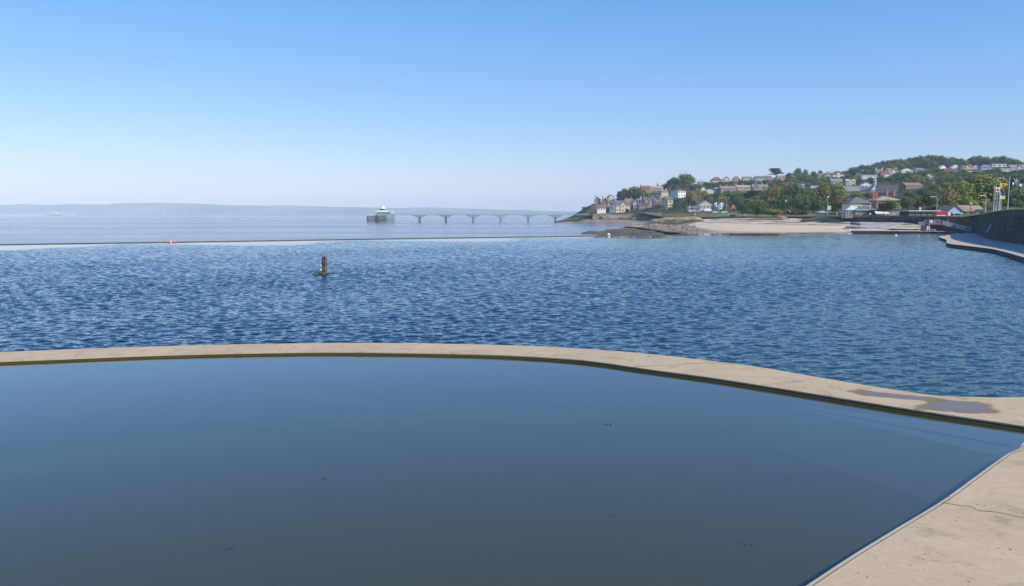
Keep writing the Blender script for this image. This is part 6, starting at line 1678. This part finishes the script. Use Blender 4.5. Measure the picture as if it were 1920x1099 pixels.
T(1272, 392, 371, 24, 'dome', 'dark', 'dark round tree right of the yellow twin gables'); T(1286, 392, 376, 16, 'dome', 'mid', 'shady tree beside the road bend')
T(1301, 392, 358, 28, 'broad', 'rust', 'tall rusty brown tree above the left seafront lodge'); T(1321, 380, 361, 26, 'broad', 'olive', 'olive tree behind the brown gabled seafront house'); T(1344, 381, 361, 26, 'dome', 'dark', 'dark tree behind the twin white gables')
T(1366, 381, 358, 26, 'broad', 'mid', 'green tree right above the twin white gables'); T(1390, 382, 357, 30, 'broad', 'olive', 'olive brown tree left of the dark cedar'); T(1412, 384, 358, 34, 'pine', 'pine', 'dark spreading cedar in the middle of the wood')
T(1360, 398, 383, 14, 'bush', 'mid', 'palm like bush behind the right seafront lamp')
T(1419, 405, 374, 38, 'broad', 'mid', 'weeping grey green tree left of the dark grove', Y=440); T(1392, 404, 380, 24, 'broad', 'dark', 'bushy dark tree right of the orange roofed shelter', Y=450)
T(1443, 397, 351, 40, 'broad', 'olive', 'tall yellow green tree in front of the pinkish terrace', Y=520); T(1466, 398, 345, 44, 'broad', 'olive', 'large olive topped tree over the dark hollow', Y=530)
T(1490, 401, 345, 42, 'broad', 'dark', 'tallest very dark tree of the seafront grove', Y=500); T(1469, 404, 366, 34, 'broad', 'dark', 'dark tree left below the tallest dark one', Y=470); T(1451, 404, 391, 30, 'bush', 'bright', 'bright green bush at the left foot of the grove', Y=430)
T(1512, 401, 352, 36, 'broad', 'mid', 'green tree right of the tallest dark one', Y=510); T(1502, 402, 371, 34, 'broad', 'dark', 'shadowy tree low in the middle of the grove', Y=460); T(1533, 402, 369, 34, 'broad', 'dark', 'round dark tree left of the tall lantern lamp', Y=460)
T(1541, 399, 345, 40, 'broad', 'olive', 'tall olive tree above the lantern lamp', Y=520); T(1568, 399, 345, 42, 'broad', 'olive', 'broad olive brown tree left of the grey hall', Y=520); T(1580, 401, 368, 40, 'broad', 'rust', 'reddish brown tree immediately left of the restaurant', Y=410)
T(1561, 402, 378, 26, 'broad', 'dark', 'dark green tree behind the pale notice board', Y=430); T(1606, 380, 358, 26, 'broad', 'olive', 'yellowing tree right above the restaurant roof', Y=440); T(1628, 372, 360, 20, 'broad', 'rust', 'rusty shrub tree above the restaurant ridge', Y=450)
T(1670, 398, 374, 28, 'broad', 'mid', 'round green tree in front of the orange chimneyed house', Y=318); T(1700, 397, 370, 30, 'broad', 'mid', 'green tree right of the orange chimneyed house', Y=322); T(1655, 397, 381, 16, 'bush', 'dark', 'dark bush before the stone house corner', Y=318)
T(1840, 396, 331, 92, 'dome', 'bright', 'huge rounded yellow green tree behind the boathouse', Y=420); T(1798, 397, 343, 62, 'dome', 'bright', 'broad yellow green tree left of the huge yellow green one', Y=410); T(1878, 397, 339, 60, 'dome', 'bright', 'yellow green tree behind the flagpoles', Y=420)
T(1775, 400, 352, 40, 'broad', 'rust', 'brownish tree over the red kiosk', Y=400); T(1905, 398, 345, 50, 'broad', 'mid', 'dark green tree at the far right behind the tallest flagpole', Y=380); T(1745, 398, 362, 36, 'broad', 'dark', 'dark tree behind the white flat roof', Y=380)
T(1722, 398, 366, 30, 'broad', 'mid', 'mid green tree left of the roof cowl', Y=390); T(1785, 399, 379, 34, 'bush', 'mid', 'green bush directly above the boathouse gable', Y=345); T(1830, 398, 372, 46, 'bush', 'bright', 'bright bush behind the boathouse ridge', Y=350)
T(1894, 399, 372, 40, 'bush', 'dark', 'dark bush behind the flagpole bases', Y=300); T(1752, 401, 382, 26, 'bush', 'mid', 'green bush behind the short armed lamp', Y=340)
T(1100, 396, 388, 16, 'bush', 'dark', 'scrub bush on the headland tip'); T(1176, 399, 390.5, 8, 'bush', 'dark', 'small dark bush before the long cream house', Y=760); T(1196, 404, 394, 13, 'bush', 'mid', 'green bush on the terrace wall below the brown block', Y=746); T(1213, 404, 396, 14, 'bush', 'mid', 'green bush right along the terrace wall', Y=744)
# hilltop wood and garden trees, filled region by region
def blocked(px, w, top, bot, Yd):
    for x0, x1, y0, y1, Yh in RECTS:
        if Yd < Yh and px + w * .42 > x0 and px - w * .42 < x1 and top + 1 < y1 and bot > y0: return True
    return False
def fill(region, n, hpx, wpx, kinds, leaves, label, group, tries=12):
    """region: list of (px, py_top, py_bottom) for tree FEET"""
    xs_ = [r_[0] for r_ in region]; tb_ = [r_[1:] for r_ in region]; out = []
    for i in range(n * tries):
        if len(out) >= n: break
        px = tr.uniform(xs_[0], xs_[-1]); a, b_ = interp(xs_, tb_, px); pb = tr.uniform(a, b_)
        h = tr.uniform(*hpx); w = tr.uniform(*wpx); Yd = land_Y(px, pb)
        if blocked(px, w, pb - h, pb, Yd): continue
        if any(abs(px - o[0]) < (w + o[2]) * .22 and abs(pb - o[1]) < h * .22 for o in out): continue
        out.append((px, pb, w)); tree(px, pb, pb - h, w, *(lambda kk, ll: (kk, ll, auto_label(px, pb, pb - h, kk, ll, w)))(tr.choice(kinds), tr.choice(leaves)), group)
    return out
# skyline woods: placed by their crown tops
def row(pts, label, group, leaves, kinds=('dome',), h=(15, 19), w=(17, 24), step=8.5, extra=' on the skyline'):
    xs_ = [p[0] for p in pts]; tb_ = [(p[1],) for p in pts]; x = xs_[0]
    while x < xs_[-1]:
        top = interp(xs_, tb_, x)[0] + tr.uniform(-1.2, 1.6); hh = tr.uniform(*h)
        Yd = land_Y(x, top + hh); kk, ll, ww = tr.choice(kinds), tr.choice(leaves), tr.uniform(*w); tree(x, top + hh, top, ww, kk, ll, auto_label(x, top + hh, top, kk, ll, ww, extra), group); x += step * tr.uniform(.8, 1.25)
row([(1600, 315), (1612, 311), (1625, 310), (1640, 304), (1652, 300), (1670, 300), (1682, 297), (1695, 300), (1706, 294), (1722, 292), (1745, 291), (1765, 291), (1780, 295), (1795, 298), (1812, 300), (1822, 295), (1834, 292.5), (1850, 294), (1868, 293), (1885, 294), (1900, 298), (1914, 302)],
    'dark tree in the wood along the hilltop skyline', 'hilltop skyline wood', ('dark', 'dark', 'mid', 'olive'))
row([(1605, 320), (1640, 311), (1680, 306), (1720, 300), (1760, 300), (1800, 304)], 'dark tree in the wood along the hilltop skyline', 'hilltop skyline wood', ('dark', 'dark', 'mid'), h=(12, 15), extra=' inside the hilltop wood')
fill([(1645, 330, 345), (1700, 324, 342), (1760, 322, 345), (1830, 326, 346), (1925, 326, 350)], 70, (10, 16), (14, 22), ('dome', 'broad'), ('dark', 'dark', 'mid', 'mid', 'olive'), 'tree in the dark slope below the right hilltop houses', 'trees below the right hilltop houses')
fill([(1690, 345, 372), (1760, 348, 385), (1800, 345, 375)], 26, (16, 24), (20, 30), ('broad', 'dome'), ('dark', 'mid', 'mid', 'olive'), 'green tree between the brown roofed row and the seafront', 'trees behind the seafront pavilion')
fill([(1300, 349, 352), (1350, 343, 351), (1420, 340, 350), (1480, 338, 352), (1560, 337, 350), (1640, 336, 346)], 72, (7, 12), (11, 18), ('dome', 'broad'), ('dark', 'dark', 'mid', 'olive'), 'garden tree between the skyline villas and the middle terraces', 'garden trees among the villas')
fill([(1300, 364, 384), (1360, 364, 388), (1430, 362, 392), (1500, 358, 395), (1580, 356, 392)], 46, (15, 24), (18, 28), ('broad', 'dome'), ('dark', 'mid', 'olive', 'rust'), 'tree in the wood below the middle terraces', 'wood below the middle terraces')
fill([(1610, 350, 368), (1690, 352, 368)], 8, (8, 12), (12, 18), ('broad',), ('mid', 'dark'), 'small tree between the slate roofed halls', 'trees among the halls')
fill([(1215, 360, 364), (1265, 358, 368), (1300, 352, 366)], 10, (7, 11), (10, 15), ('dome',), ('dark', 'mid', 'rust'), 'small tree near the tall cream villa on the headland', 'headland garden trees')
fill([(1410, 401, 403.5), (1500, 402, 404), (1590, 402, 403.5)], 14, (7, 11), (14, 20), ('bush',), ('dark', 'mid'), 'low dark bush at the foot of the seafront grove', 'bushes below the grove')
fill([(1925, 340, 352), (2100, 345, 390), (2500, 350, 385)], 26, (30, 50), (40, 70), ('broad', 'dome'), ('dark', 'mid', 'olive'), 'tree beyond the right end of the promenade', 'trees beyond the promenade')

# low hedges along the green
m_hedge = LEAF['dark']
def hedge(px0, px1, py, Y, h, label):
    a, b_ = at(px0, py, Y), at(px1, py, Y); n = 2600; rq = np.random.default_rng(int(px0)); L_ = (b_ - a).length
    P = np.stack([rq.uniform(0, L_, n), rq.uniform(-.8, .8, n), rq.uniform(0, 1, n) * h * (1 + .25 * np.sin(rq.uniform(0, 1, n)))], 1)
    V = []
    for p in P:
        q = Vector(p); d = Vector(rq.normal(size=3)).normalized(); u = d.orthogonal().normalized() * .22; v = d.cross(u)
        V += [tuple(q - u), tuple(q - v), tuple(q + u), tuple(q + v)]
    me = bpy.data.meshes.new('hedge'); me.from_pydata(V, [], [(4 * i, 4 * i + 1, 4 * i + 2, 4 * i + 3) for i in range(n)]); me.materials.append(m_hedge)
    o = link('hedge', me, None, a); tag(o, label, 'hedge')
hedge(1465, 1592, 402.6, 470, 2.0, 'long dark hedge behind the parked cars on the green')
hedge(1640, 1705, 402, 330, 1.6, 'dark hedge behind the cafe roof')
